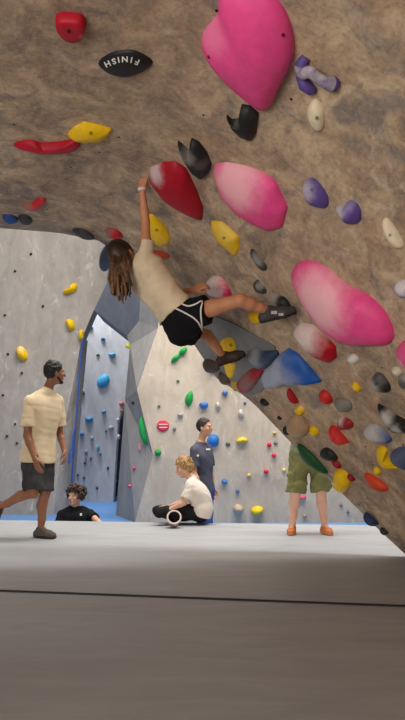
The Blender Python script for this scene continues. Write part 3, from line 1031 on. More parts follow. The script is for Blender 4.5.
for a in [(ell(91, 328, 4.5, 3.5), LBLUE, 'small pale blue hold highest on the alcove wall'),
          (ell(103, 339, 4.5, 3.5), (74, 120, 160), 'small blue hold second highest on the alcove wall'),
          ([(108, 354), (115, 353), (115, 356), (112, 358)], LBLUE, 'light blue wedge hold above the big blue hold'),
          ([(97, 380), (100, 377), (105, 374), (109, 376), (109, 383), (104, 388), (98, 387)], (70, 168, 220), 'biggest light blue hold, high on the alcove wall'),
          (ell(98, 355, 3.5, 2.5), (70, 120, 100), 'tiny green foothold left of the light blue wedge'),
          (ell(82, 380, 3, 3), (84, 104, 130), 'tiny blue grey foothold beside the rope, level with the big blue hold'),
          ([(80, 391), (84, 391), (85, 394), (82, 395)], (70, 110, 150), 'small blue hold beside the rope below the big blue hold'),
          ([(85, 417), (89, 418), (93, 417), (93, 420), (89, 423), (86, 421)], (78, 160, 206), 'light blue smile-shaped hold at mid height on the alcove wall'),
          (ell(104, 412, 5, 4), (96, 150, 186), 'blue grey hold upper right of the smile-shaped hold'),
          (ell(111, 428, 5.5, 5), (176, 176, 182), 'pale grey hold right of the smile-shaped hold'),
          (ell(106, 431, 2.5, 3), (92, 100, 116), 'tiny dark foothold touching the pale grey hold\'s left'),
          (ell(82, 434, 4.5, 4), (94, 146, 184), 'pale blue hold beside the rope below the smile-shaped hold'),
          (ell(92, 438, 4, 4.5), (170, 176, 186), 'pale grey hold in the middle of the alcove wall'),
          (ell(98, 448, 3.5, 5), (84, 170, 200), 'light blue upright hold below the middle of the alcove wall'),
          (ell(100.5, 454, 2.5, 3), (120, 128, 140), 'tiny grey foothold below the light blue upright hold'),
          (ell(86, 452, 3.5, 4.5), (150, 164, 178), 'pale blue grey hold left of the light blue upright hold'),
          (ell(85, 463, 2.6, 3), (70, 80, 96), 'tiny dark foothold low beside the rope'),
          (ell(91, 458.5, 2.4, 3), (84, 92, 106), 'tiny dark foothold under the pale blue grey hold'),
          (ell(108, 468, 2.5, 3), (60, 66, 80), 'tiny dark foothold low on the right of the alcove wall'),
          (ell(78, 475, 2.5, 3), (70, 80, 100), 'tiny dark foothold above the curly-haired man, left one'),
          (ell(84, 478, 2.5, 3), (66, 74, 92), 'tiny dark foothold above the curly-haired man, right one'),
          (ell(97, 488, 2.5, 3.5), (66, 70, 84), 'lowest tiny dark foothold right of the curly-haired man'),
          (ell(80, 409, 3, 3), (92, 120, 150), 'tiny blue foothold beside the rope left of the smile-shaped hold')]:
    small = 'foothold' in a[2]
    hold('wall_back', a[0], 0.10 if not small else 0.06, a[1], a[2], 'foothold' if small else 'climbing_hold', group=GA)
GPI = 'holds on the grey pillar and its recess'
hold('wall_pillar', [(139.5, 419), (141.5, 417), (145.5, 429), (147, 442), (144, 445), (140, 434)], 0.10, GRN, 'long green hold on the edge of the grey pillar', group=GPI)
hold('wall_pillar', [(138.5, 444), (141, 443), (142, 450), (139.5, 452)], 0.06, (214, 150, 160), 'pale pink hold on the pillar below the long green hold', group=GPI)
hold('wall_pillar', ell(134, 468, 4, 4), 0.06, (206, 96, 130), 'pink hold in the middle of the pillar\'s lower half', group=GPI)
hold('wall_pillar', ell(129.5, 486, 4, 4), 0.06, (214, 90, 130), 'lowest pink hold on the grey pillar', group=GPI)
hold('wall_pillar', ell(133, 403, 2.5, 4), 0.05, (60, 56, 58), 'tiny dark foothold on the pillar above the long green hold', 'foothold', group=GPI)
hold('wall_pillar', ell(127.5, 346, 3.5, 5), 0.08, (206, 200, 60), 'small lime yellow hold on the pillar edge under the slate slab', group=GPI)
hold('wall_back', ell(121.5, 404, 5, 5), 0.12, (214, 120, 130), 'pink hold at the right edge of the alcove wall', group=GPI)
hold('wall_back', ell(122.5, 411, 5.5, 3), 0.12, (196, 120, 84), 'orange brown hold just below the pink hold at the alcove edge', group=GPI)
hold('wall_back', ell(118, 420, 3.5, 4), 0.1, (214, 212, 212), 'white hold at the alcove edge below the orange brown hold', group=GPI)
hold('wall_back', ell(118.5, 437, 3.5, 5), 0.1, (216, 200, 204), 'pale hold low at the alcove edge beside the dark recess', group=GPI)
hold('wall_recess', [(121, 451), (124, 452), (128, 450), (128, 453), (124, 455)], 0.1, (200, 206, 60), 'lime yellow hold inside the dark recess', group=GPI)
hold('wall_recess', ell(116.5, 481, 4, 3), 0.08, (180, 184, 190), 'small pale foothold low inside the dark recess', 'foothold', group=GPI)
GRW = 'holds on the right back wall'
for a in [([(171, 362), (173, 357), (178, 354), (180, 356), (178, 360), (173, 363)], GRN, 'lower left of the twin bright green holds under the climber', 0.1),
          ([(179, 353), (181, 349), (186, 347), (187, 351), (184, 355), (180, 356)], GRN, 'upper right of the twin bright green holds under the climber', 0.1),
          ([(185, 399), (188, 393), (192, 391), (193, 399), (190, 406), (186, 405)], GRN, 'green upright hold above the red disc sign', 0.12),
          (ell(178, 381, 3, 2.4), (50, 130, 80), 'tiny green foothold below the twin green holds', 0.05),
          (ell(159, 406, 3, 2.5), (90, 130, 90), 'tiny dull green foothold above the red disc sign', 0.05),
          (ell(158, 452.5, 7, 7), GRN, 'green rounded hold lower left of the red disc sign', 0.12),
          (ell(213, 369, 9, 6), (60, 120, 200), 'blue hold just under the dark brown pebble hold', 0.12),
          ([(199, 404), (203, 402), (208, 403), (207, 408), (202, 409)], (76, 124, 192), 'blue wedge hold above the standing man\'s head', 0.12),
          (ell(225, 393, 6, 6), (96, 130, 186), 'blue hold upper right of the blue wedge hold', 0.1),
          (ell(218, 406, 5, 8, -15), (190, 184, 178), 'off-white oval hold right of the blue wedge hold', 0.1),
          (ell(180.5, 415, 6, 5), (186, 178, 172), 'off-white hold to the right above the red disc sign', 0.1),
          (ell(174.5, 429, 3.5, 5), (150, 140, 134), 'small grey foothold touching the red disc sign\'s right', 0.08),
          ([(207, 440), (210, 435), (215, 434), (219, 438), (218, 445), (213, 447), (208, 445)], (52, 118, 190), 'big round blue hold beside the standing man\'s face', 0.14),
          ([(236, 441), (241, 437), (246, 438), (248, 441), (243, 443), (237, 443)], (230, 200, 60), 'yellow winged hold right of the big round blue hold', 0.12),
          (ell(241, 414, 5, 9, -10), (200, 190, 182), 'off-white upright hold above the yellow winged hold', 0.1),
          (ell(245, 403, 3, 3), (100, 124, 160), 'tiny blue foothold above the off-white upright hold', 0.05),
          (ell(269, 445, 4.5, 5), HOTR, 'uppermost of three raspberry pink holds left of the green shorts', 0.09),
          (ell(274, 455.5, 4.5, 4), HOTR, 'middle of three raspberry pink holds left of the green shorts', 0.09),
          (ell(266, 471.5, 5, 4.5), HOTR, 'lowest of three raspberry pink holds left of the green shorts', 0.09),
          (ell(249, 475, 4, 3.5), (226, 196, 90), 'small yellow foothold above the tan boulder hold', 0.06),
          (ell(284, 470, 4, 4), (226, 206, 110), 'small pale yellow foothold near the hip of the green shorts', 0.06),
          (ell(274.5, 433, 4, 2.5), (220, 190, 90), 'small yellow foothold above the raspberry pink holds', 0.06),
          (ell(224.5, 481.5, 6, 5), (70, 116, 180), 'blue hold right of the standing man\'s waist', 0.1),
          (ell(237.5, 491, 4, 4), (78, 110, 160), 'small blue foothold lower right of the waist-high blue hold', 0.08),
          ([(233, 508), (237, 504), (243, 507), (243, 511), (236, 513)], (196, 172, 150), 'tan boulder hold low on the right back wall', 0.14),
          ([(251, 510), (256, 506), (263, 508), (262, 513), (254, 515)], (236, 206, 40), 'bright yellow hold low beside the tan boulder hold', 0.14),
          (ell(228, 444, 5, 4), (110, 106, 104), 'grey speckled foothold right of the big round blue hold', 0.05),
          (ell(275.5, 443, 4, 4), (120, 118, 118), 'small grey foothold right of the raspberry pink holds', 0.05),
          (ell(302, 497, 8, 3), (226, 70, 110), 'pink hold behind the knees of the green shorts wearer', 0.1),
          (ell(304.5, 515.5, 4, 3), (150, 140, 130), 'small grey brown foothold low between the bare legs', 0.07),
          (ell(341, 505, 3, 3), (110, 100, 112), 'tiny mauve foothold under the lumpy yellow hold, left one', 0.05),
          (ell(348, 512, 3, 3), (96, 92, 112), 'tiny mauve foothold under the lumpy yellow hold, right one', 0.05)]:
    small = 'foothold' in a[2]
    hold('wall_right', a[0], a[3], a[1], a[2], 'foothold' if small else 'climbing_hold', group=GRW)

# red disc sign with white lines of lettering too small to read
so = hold('wall_right', ell(163, 425.8, 12.5, 11.5, 0, 0, 0.0, 24), 0.03, (214, 54, 82), 'round red sign with white bars across on the right back wall', 'round_sign', 'sign', style='slab')
tree, R_, l_ = LAST['tree'], LAST['R'], LAST['loc']
for y0, x0, x1, hgt in ((424.3, 158.8, 167.6, 0.9), (427.4, 159.4, 167.2, 0.9)):
    vs = []
    for x, y in ((x0, y0 - hgt / 2), (x1, y0 - hgt / 2), (x1, y0 + hgt / 2), (x0, y0 + hgt / 2)):
        p, nn, _, _ = tree.ray_cast(CAM, ray(x, y).normalized())
        vs.append(R_.transposed() @ (p - l_))
    z = max(v.z for v in vs)
    V_ = [(v.x, v.y, z + 0.004) for v in vs] + [(v.x, v.y, z - 0.02) for v in vs]
    b = mesh_obj('white_bar', V_, [[3, 2, 1, 0], [0, 1, 5, 4], [1, 2, 6, 5], [2, 3, 7, 6], [3, 0, 4, 7]], M_LETTER, origin=(0, 0, 0))
    b.parent = so

# blue pad standing in the recess
x0 = P(122.5, 500, 15.5).x
x1 = P(129, 500, 15.5).x
zt = P(125, 418, 15.5).z
pad = mesh_obj('wall_pad', [(x0, 15.45, FZ), (x1, 15.45, FZ), (x1, 15.78, FZ), (x0, 15.78, FZ), (x0 + .03, 15.5, zt), (x1, 15.5, zt), (x1, 15.78, zt), (x0 + .03, 15.78, zt)],
               [[0, 1, 5, 4], [1, 2, 6, 5], [2, 3, 7, 6], [3, 0, 4, 7], [4, 5, 6, 7], [3, 2, 1, 0]], plain('blue_pad_vinyl', (70, 120, 190), 0.5, 0.06, 4))
tag(pad, 'tall narrow blue pad standing in the dark recess behind the pillar', 'wall pad')

# rope along the edge of the left wall
M_ROPE = plain('blue_rope_nylon', (62, 92, 168), 0.7, 0.2, 60)
rp = [P(82.5, 338, 11.72), P(80, 366, 11.8), P(77.5, 400, 11.85), P(74.5, 440, 11.9), P(71.5, 484, 12.0), at_floor(70.5, 12.05)]
rope = empty('rope', at_floor(70.5, 12.05), 'blue rope hanging down the edge of the left wall in the alcove', 'rope')
tv, tfc = tube_mesh(spline(rp, 8), [0.017] * 41)
mesh_obj('hanging_strand', tv, tfc, M_ROPE, rope, smooth=True)
lp = [P(75.5, 425, 11.85), P(73, 436, 11.8), P(72.2, 448, 11.8), P(70, 452, 11.8), P(68.8, 463, 11.8), P(71.8, 456, 11.82), P(73.4, 446, 11.88)]
tv, tfc = tube_mesh(spline(lp, 6), [0.015] * 37, 8)
mesh_obj('looped_tail', tv, tfc, M_ROPE, rope, smooth=True)

# ---------------------------------------------------------------- people: smooth distance-field sculpting
def npv(v):
    return np.array([v[0], v[1], v[2]], float)


class Sculpt:
    def __init__(self, h=0.006, k=0.02):
        self.h, self.k, self.pr, self.wr = h, k, [], []

    def cone(self, a, b, ra, rb, k=None, cuts=()):
        self.pr.append(('c', npv(a), npv(b), ra, rb, self.k if k is None else k, cuts))
        return self

    def ell(self, c, R, rad, k=None, cuts=()):
        """ellipsoid; R is three axis vectors, rad three radii"""
        self.pr.append(('e', npv(c), np.array([npv(x) for x in R]), np.array(rad, float), None, self.k if k is None else k, cuts))
        return self

    def wrinkle(self, amp, freq, seed=0):
        self.wr.append((amp, freq, seed))

    def mesh(self):
        h = self.h
        lo, hi = np.full(3, 1e9), np.full(3, -1e9)
        bb = []
        for p in self.pr:
            if p[0] == 'c':
                r = max(p[3], p[4])
                l, u = np.minimum(p[1], p[2]) - r, np.maximum(p[1], p[2]) + r
            else:
                r = np.abs(p[2].T) @ p[3]
                l, u = p[1] - r, p[1] + r
            m = p[5] + 3 * h
            bb.append((l - m, u + m))
            lo, hi = np.minimum(lo, l - m), np.maximum(hi, u + m)
        n = np.ceil((hi - lo) / h).astype(int) + 1
        X = [lo[i] + h * np.arange(n[i]) for i in range(3)]
        Fd = np.full(n, 0.5, np.float32)
        for p, (l, u) in zip(self.pr, bb):
            s = [slice(max(0, int((l[i] - lo[i]) / h)), min(n[i], int((u[i] - lo[i]) / h) + 2)) for i in range(3)]
            x = X[0][s[0]][:, None, None]
            y = X[1][s[1]][None, :, None]
            z = X[2][s[2]][None, None, :]
            if p[0] == 'c':
                a, b, ra, rb = p[1:5]
                ab = b - a
                L2 = max(ab @ ab, 1e-9)
                t = np.clip(((x - a[0]) * ab[0] + (y - a[1]) * ab[1] + (z - a[2]) * ab[2]) / L2, 0, 1)
                d = np.sqrt((x - a[0] - t * ab[0]) ** 2 + (y - a[1] - t * ab[1]) ** 2 + (z - a[2] - t * ab[2]) ** 2) - (ra + (rb - ra) * t)
            else:
                c, R, rad = p[1:4]
                q = [((x - c[0]) * R[i][0] + (y - c[1]) * R[i][1] + (z - c[2]) * R[i][2]) for i in range(3)]
                k0 = np.sqrt(sum((q[i] / rad[i]) ** 2 for i in range(3)))
                k1 = np.sqrt(sum((q[i] / rad[i] ** 2) ** 2 for i in range(3)))
                d = k0 * (k0 - 1) / np.maximum(k1, 1e-6)
            for pt, nn in p[6]:
                d = np.maximum(d, (x - pt[0]) * nn[0] + (y - pt[1]) * nn[1] + (z - pt[2]) * nn[2])
            k = max(p[5], 1e-4)
            b_ = Fd[s[0], s[1], s[2]]
            hh = np.clip(0.5 + 0.5 * (b_ - d) / k, 0, 1)
            Fd[s[0], s[1], s[2]] = b_ + (d - b_) * hh - k * hh * (1 - hh)
        for amp, fr, sd in self.wr:
            r = np.random.RandomState(sd)
            for _ in range(3):
                w_ = r.normal(size=3)
                w_ = w_ / np.linalg.norm(w_) * fr * r.uniform(0.7, 1.5)
                ph = r.uniform(0, 6)
                arg = X[0][:, None, None] * w_[0] + X[1][None, :, None] * w_[1] + X[2][None, None, :] * w_[2] + ph
                Fd += (amp * np.sin(arg + 0.8 * np.sin(arg * 0.6 + ph))).astype(np.float32)
        # surface nets
        ins = Fd < 0
        c = np.zeros(np.array(n) - 1, np.int8)
        for dx in (0, 1):
            for dy in (0, 1):
                for dz in (0, 1):
                    c += ins[dx:n[0] - 1 + dx, dy:n[1] - 1 + dy, dz:n[2] - 1 + dz]
        cells = np.argwhere((c > 0) & (c < 8))
        idx = -np.ones(c.shape, np.int64)
        idx[tuple(cells.T)] = np.arange(len(cells))
        acc = np.zeros((len(cells), 3))
        cnt = np.zeros(len(cells))
        corner = [(i, j, k) for i in (0, 1) for j in (0, 1) for k in (0, 1)]
        for a in corner:
            for ax in range(3):
                if a[ax] == 0:
                    b = list(a)
                    b[ax] = 1
                    fa = Fd[cells[:, 0] + a[0], cells[:, 1] + a[1], cells[:, 2] + a[2]]
                    fb = Fd[cells[:, 0] + b[0], cells[:, 1] + b[1], cells[:, 2] + b[2]]
                    m = (fa < 0) != (fb < 0)
                    t = np.where(m, fa / np.where(m, fa - fb, 1), 0)
                    pt = np.tile(np.array(a, float), (len(cells), 1))
                    pt[:, ax] += t
                    acc[m] += pt[m]
                    cnt[m] += 1
        V = lo + h * (cells + acc / cnt[:, None])
        Fq = []
        for ax in range(3):
            u, v = (ax + 1) % 3, (ax + 2) % 3
            sl0, sl1 = [slice(None)] * 3, [slice(None)] * 3
            sl0[ax], sl1[ax] = slice(0, n[ax] - 1), slice(1, n[ax])
            A, B = ins[tuple(sl0)], ins[tuple(sl1)]
            for want in (True, False):
                e = np.argwhere((A == want) & (B != want))
                if not len(e):
                    continue
                ok = (e[:, u] > 0) & (e[:, v] > 0) & (e[:, u] < n[u] - 1) & (e[:, v] < n[v] - 1)
                e = e[ok]
                q = []
                for du, dv in ((-1, -1), (0, -1), (0, 0), (-1, 0)):
                    f = e.copy()
                    f[:, u] += du
                    f[:, v] += dv
                    q.append(idx[f[:, 0], f[:, 1], f[:, 2]])
                q = np.stack(q, 1)
                if not want:
                    q = q[:, ::-1]
                Fq.append(q)
        return V, np.concatenate(Fq)

    def build(self, name, mat, parent):
        V, Fc = self.mesh()
        return mesh_obj(name, V, Fc.tolist(), mat, parent, smooth=True)


def unit(v):
    v = Vector(v)
    return v.normalized()


def ortho(f, u):
    f = unit(f)
    u = Vector(u) - f * f.dot(Vector(u))
    u.normalize()
    return f, u, f.cross(u)


def add_hand(S, wrist, d, palm, tsign, curl=0.5, s=1.0, thumb_in=0.3):
    """palm and five bent fingers; d points along the hand, palm is the way the palm faces"""
    d, pn, lat = ortho(d, palm)
    lat = lat * tsign
    wrist = Vector(wrist)
    k = 0.008
    for o in (-0.028, -0.010, 0.009, 0.027):
        S.cone(wrist + lat * o * 0.55, wrist + d * 0.085 * s + lat * o * s, 0.016 * s, 0.0115 * s, 0.012)
    for o, ln, ex in ((0.029, 0.070, 0.9), (0.010, 0.080, 1.0), (-0.010, 0.073, 1.08), (-0.028, 0.056, 1.2)):
        p = wrist + d * 0.085 * s + lat * o * s
        a = 0.0
        for fr, r0, r1 in ((0.46, 0.0100, 0.0092), (0.30, 0.0092, 0.0085), (0.24, 0.0085, 0.0074)):
            a += curl * ex
            q = p + (d * math.cos(a) + pn * math.sin(a)) * ln * fr * s
            S.cone(p, q, r0 * s, r1 * s, 0.004)
            p = q
    p = wrist + lat * 0.018 * s + d * 0.018 * s
    q = wrist + lat * 0.047 * s + d * 0.052 * s + pn * 0.012 * s
    r = q + (d * 0.85 + lat * (0.45 - thumb_in) + pn * 0.35 * (1 + thumb_in)).normalized() * 0.032 * s
    e = r + (d * 0.9 + lat * (0.2 - thumb_in) + pn * 0.5).normalized() * 0.024 * s
    S.cone(p, q, 0.016 * s, 0.0125 * s, 0.010)
    S.cone(q, r, 0.0125 * s, 0.0105 * s, 0.004)
    S.cone(r, e, 0.0105 * s, 0.0085 * s, 0.004)


def add_head(S, c, f, u, s=1.0, jaw=1.0):
    f, u, r = ortho(f, u)
    c = Vector(c)
    ax = (r, f, u)
    S.ell(c + u * 0.028 * s - f * 0.010 * s, ax, (0.073 * s, 0.094 * s, 0.092 * s), 0.02)
    S.ell(c - u * 0.035 * s + f * 0.022 * s, ax, (0.058 * s * jaw, 0.070 * s, 0.080 * s), 0.03)
    S.ell(c - u * 0.094 * s + f * 0.066 * s, ax, (0.022 * s, 0.018 * s, 0.018 * s), 0.025)
    S.cone(c + f * 0.088 * s + u * 0.014 * s, c + f * 0.112 * s - u * 0.024 * s, 0.008 * s, 0.013 * s, 0.012)
    S.cone(c + f * 0.082 * s + u * 0.024 * s - r * 0.035 * s, c + f * 0.082 * s + u * 0.024 * s + r * 0.035 * s, 0.011 * s, 0.011 * s, 0.015)
    S.cone(c + f * 0.090 * s - u * 0.056 * s - r * 0.014 * s, c + f * 0.090 * s - u * 0.056 * s + r * 0.014 * s, 0.009 * s, 0.009 * s, 0.006)
    for sg in (-1, 1):
        S.ell(c + r * 0.074 * s * sg - f * 0.005 * s - u * 0.012 * s, (r, (f * 0.94 + u * 0.2).normalized(), u), (0.011 * s, 0.020 * s, 0.033 * s), 0.008)
        S.ell(c + r * 0.042 * s * sg + f * 0.070 * s - u * 0.022 * s, ax, (0.020 * s, 0.018 * s, 0.018 * s), 0.02)
    return f, u, r


M_EYE = plain('eye_white', (226, 222, 214), 0.25, 0.02)
M_IRIS = plain('dark_brown_iris', (36, 24, 18), 0.2, 0.05)


def face_parts(c, f, u, parent, hair_mat, s=1.0, lip=(150, 84, 76)):
    f, u, r = ortho(f, u)
    c = Vector(c)
    for sg in (-1, 1):
        e = c + r * 0.031 * s * sg + f * 0.078 * s + u * 0.004 * s
        V, F, mi = [], [], []
        nr, ns = 7, 12
        for i in range(nr + 1):
            th = math.pi * i / nr
            for k in range(ns):
                a = 2 * math.pi * k / ns
                V.append(e + (f * math.cos(th) + (r * math.cos(a) + u * math.sin(a) * 0.7) * math.sin(th)) * 0.0135 * s)
        for i in range(nr):
            for k in range(ns):
                F.append([i * ns + k, i * ns + (k + 1) % ns, (i + 1) * ns + (k + 1) % ns, (i + 1) * ns + k])
                mi.append(1 if i < 2 else 0)
        mesh_obj('eye', V, F, [M_EYE, M_IRIS], parent, smooth=True, midx=mi)
        S = Sculpt(0.003, 0.004)
        b = c + r * 0.032 * s * sg + f * 0.089 * s + u * 0.026 * s
        S.cone(b - r * 0.017 * s - f * 0.004 * s * (1 if sg < 0 else 0), b + r * 0.017 * s - f * 0.004 * s * (1 if sg > 0 else 0), 0.0048 * s, 0.0048 * s)
        S.build('eyebrow', hair_mat, parent)
    S = Sculpt(0.003, 0.004)
    b = c + f * 0.0975 * s - u * 0.056 * s
    S.cone(b - r * 0.018 * s - f * 0.006 * s, b, 0.004 * s, 0.0065 * s)
    S.cone(b, b + r * 0.018 * s - f * 0.006 * s, 0.0065 * s, 0.004 * s)
    S.build('lips', plain('lip_skin', lip, 0.5, 0.05), parent)


def lift(J, dz, keys=None):
    for k in list(J):
        if keys is None:
            if k in ('neck', 'head', 'waist') or (k[-1] in 'LR' and not k.startswith('back')):
                J[k] = Vector(J[k]) + Vector((0, 0, dz))
        elif k in keys:
            J[k] = Vector(J[k]) + Vector((0, 0, dz))


def sections(J, scale=1.0):
    """lateral capsules up the trunk: (centre, lateral unit, half length, radius)"""
    hl, hr, sl, sr = (Vector(J[k]) for k in ('hipL', 'hipR', 'shL', 'shR'))
    p0 = (hl + hr) / 2
    p1 = (sl + sr) / 2
    mid = Vector(J['waist']) if 'waist' in J else (p0 + p1) / 2
    l0, l1 = (hr - hl).normalized(), (sr - sl).normalized()
    prof_ = [(-0.06, .075, .098), (0.08, .078, .100), (0.25, .062, .094), (0.45, .052, .090), (0.62, .062, .095), (0.78, .078, .098), (0.90, .092, .086), (0.98, .085, .066)]
    out = []
    for t, w_, r_ in prof_:
        c = p0 * (1 - t) ** 2 + mid * 2 * t * (1 - t) + p1 * t * t if 'waist' not in J else None
        if c is None:
            # quadratic through the waist point
            c = p0 * ((1 - t) * (1 - 2 * t)) + mid * (4 * t * (1 - t)) + p1 * (t * (2 * t - 1))
        out.append((c, l0.lerp(l1, min(max(t, 0), 1)).normalized(), w_ * scale, r_ * scale, t))
    return out


def make_body(J, skin, parent, curls, s=1.0, limb=1.0, h=0.006, jaw=1.0, feet=True, thighk=0.02):
    S = Sculpt(h, 0.03)
    for c, l, w_, r_, t in sections(J, s * 0.94):
        S.cone(c - l * w_, c + l * w_, r_, r_, 0.05)
    nk = Vector(J['neck'])
    hc = Vector(J['head'])
    hu = unit(J['hup'])
    hf = unit(J['hfwd'])
    for k in ('shL', 'shR'):
        S.cone(nk, J[k], 0.050 * s, 0.052 * s * limb, 0.04)
    S.cone(nk - (hc - nk).normalized() * 0.03, hc - hu * 0.045 - hf * 0.012, 0.054 * s * limb, 0.050 * s * limb, 0.02)
    add_head(S, hc, hf, hu, J.get('hs', 1.0), jaw)
    for sd in 'LR':
        a, b, c = (Vector(J[x + sd]) for x in ('sh', 'el', 'wr'))
        m = a.lerp(b, 0.45)
        S.cone(a, m, 0.050 * s * limb, 0.046 * s * limb, 0.02)
        S.cone(m, b, 0.046 * s * limb, 0.037 * s * limb, 0.02)
        m = b.lerp(c, 0.3)
        S.cone(b, m, 0.038 * s * limb, 0.039 * s * limb, 0.015)
        S.cone(m, c, 0.039 * s * limb, 0.026 * s * limb, 0.015)
        hd, pn, cu = curls[sd]
        add_hand(S, c, hd, pn, 1 if sd == 'R' else -1, cu, 1.0 * s)
        a, b, c = (Vector(J[x + sd]) for x in ('hip', 'kn', 'an'))
        S.cone(a, a.lerp(b, 0.5), 0.088 * s, 0.072 * s * limb, thighk)
        S.cone(a.lerp(b, 0.5), b, 0.072 * s * limb, 0.054 * s * limb, 0.02)
        bk = Vector(J['back' + sd]) if ('back' + sd) in J else Vector((0, 0, 0))
        m = b.lerp(c, 0.32) + bk * 0.018
        S.cone(b, m, 0.053 * s * limb, 0.055 * s * limb, 0.02)
        S.cone(m, b.lerp(c, 0.68), 0.055 * s * limb, 0.041 * s * limb, 0.02)
        S.cone(b.lerp(c, 0.68), c, 0.041 * s * limb, 0.034 * s * limb, 0.02)
        if feet:
            toe = Vector(J['to' + sd])
            toe = c + (toe - c).normalized() * 0.13 * s
            S.cone(c, c.lerp(toe, 0.6), 0.034 * s, 0.026 * s, 0.02)
            S.cone(c.lerp(toe, 0.6), toe, 0.026 * s, 0.020 * s, 0.02)
    return S.build('body', skin, parent)


def make_shirt(J, mat, parent, s=1.0, hem=0.0, sleeve=0.6, slr=0.066, neckdrop=0.0, wr=0.004, name='t_shirt', loose=0.020, seed=1, hemdir=None, limb=1.0):
    S = Sculpt(0.0065, 0.03)
    sec = sections(J, s)
    p0, p1 = sec[0][0], sec[-1][0]
    up0 = (sec[2][0] - sec[0][0]).normalized() if hemdir is None else unit(hemdir)
    pm = (Vector(J['hipL']) + Vector(J['hipR'])) / 2
    hp = pm + up0 * hem
    nk = Vector(J['neck'])
    nd = (Vector(J['head']) - nk).normalized()
    cuts = [(npv(hp), npv(-up0)), (npv(nk + nd * (0.022 - neckdrop)), npv(nd))]
    for c, l, w_, r_, t in sec:
        S.cone(c - l * w_, c + l * w_, r_ + loose, r_ + loose, 0.04, cuts)
    if hem < -0.02:
        c, l, w_, r_, t = sec[0]
        c2 = pm + up0 * (hem - 0.05)
        for q in (-1, 1):
            S.cone(c + l * w_ * q, c2 + l * w_ * q, r_ + loose, r_ + loose + 0.004, 0.05, cuts)
        S.cone(c2 - l * w_, c2 + l * w_, r_ + loose, r_ + loose, 0.05, cuts)
    for sd in 'LR':
        a, b = Vector(J['sh' + sd]), Vector(J['el' + sd])
        S.cone(nk, a, 0.056 * s, 0.060 * s, 0.03, cuts[1:])
        d = (b - a).normalized()
        e = a + (b - a) * sleeve
        S.cone(a - d * 0.01, e + d * 0.06, 0.060 * s, slr * s, 0.015, [(npv(e), npv(d))] + cuts[1:])
    if wr:
        S.wrinkle(wr * 0.4, 30, seed)
        S.wrinkle(wr * 0.25, 70, seed + 5)
    return S.build(name, mat, parent)


def make_shorts(J, mat, parent, s=1.0, waist=0.10, leg=0.85, r0=0.112, r1=0.092, name='shorts', wr=0.003, seed=3, long=False, rk=0.072, ra=0.055):
    S = Sculpt(0.0065, 0.03)
    sec = sections(J, s)
    pm = (Vector(J['hipL']) + Vector(J['hipR'])) / 2
    up0 = (sec[2][0] - sec[0][0]).normalized()
    cut = [(npv(pm + up0 * waist), npv(up0))]
    for c, l, w_, r_, t in sec[:5]:
        S.cone(c - l * w_, c + l * w_, r_ + 0.012, r_ + 0.012, 0.05, cut)
    for sd in 'LR':
        a, b, c = (Vector(J[x + sd]) for x in ('hip', 'kn', 'an'))
        if long:
            S.cone(a, b, 0.100 * s, rk * s, 0.03, cut)
            d = (c - b).normalized()
            S.cone(b, c + d * 0.03, rk * s, ra * s, 0.02, [(npv(c - d * 0.01), npv(d))])
        else:
            d = (b - a).normalized()
            e = a + (b - a) * leg
            S.cone(a, e + d * 0.10, r0 * s, r1 * s, 0.03, [(npv(e), npv(d))] + cut)
    if wr:
        S.wrinkle(wr, 34, seed)
        S.wrinkle(wr * 0.5, 75, seed + 3)
    return S.build(name, mat, parent)


def make_shoe(an, toe, up, mat, sole_mat, parent, s=1.0, name='shoe', collar=0.02):
    an, toe, up = Vector(an), Vector(toe), unit(up)
    d = toe - an
    d = (d - up * d.dot(up))
    L_ = 0.245 * s
    d.normalize()
    base = an - up * 0.068 * s
    heel = base - d * 0.045 * s + up * 0.032 * s
    ball = heel + d * L_ * 0.62
    tip = heel + d * (L_ - 0.035)
    lowcut = [(npv(base + up * 0.004 * s), npv(-up))]
    lat = d.cross(up)
    S = Sculpt(0.005, 0.02)
    for q in (-1, 1):
        S.cone(heel + lat * 0.008 * q, ball + lat * 0.014 * q, 0.033 * s, 0.034 * s, 0.02, lowcut)
        S.cone(ball + lat * 0.014 * q, tip + lat * 0.008 * q - up * 0.006, 0.034 * s, 0.026 * s, 0.02, lowcut)
    S.cone(heel + d * 0.03 + up * 0.01, an + up * collar, 0.038 * s, 0.042 * s, 0.02, [(npv(an + up * collar), npv(up))])
    S.cone(an, ball, 0.040 * s, 0.030 * s, 0.02, lowcut)
    o = S.build(name, mat, parent)
    T = Sculpt(0.004, 0.01)
    cu = [(npv(base + up * 0.014 * s), npv(up)), (npv(base), npv(-up))]
    for q in (-1, 1):
        T.cone(heel - up * 0.022 + lat * 0.008 * q, ball - up * 0.022 + lat * 0.014 * q, 0.034 * s, 0.037 * s, 0.01, cu)
        T.cone(ball - up * 0.022 + lat * 0.014 * q, tip - up * 0.022 + lat * 0.008 * q, 0.037 * s, 0.030 * s, 0.01, cu)
    T.build('sole', sole_mat, o)
    return o


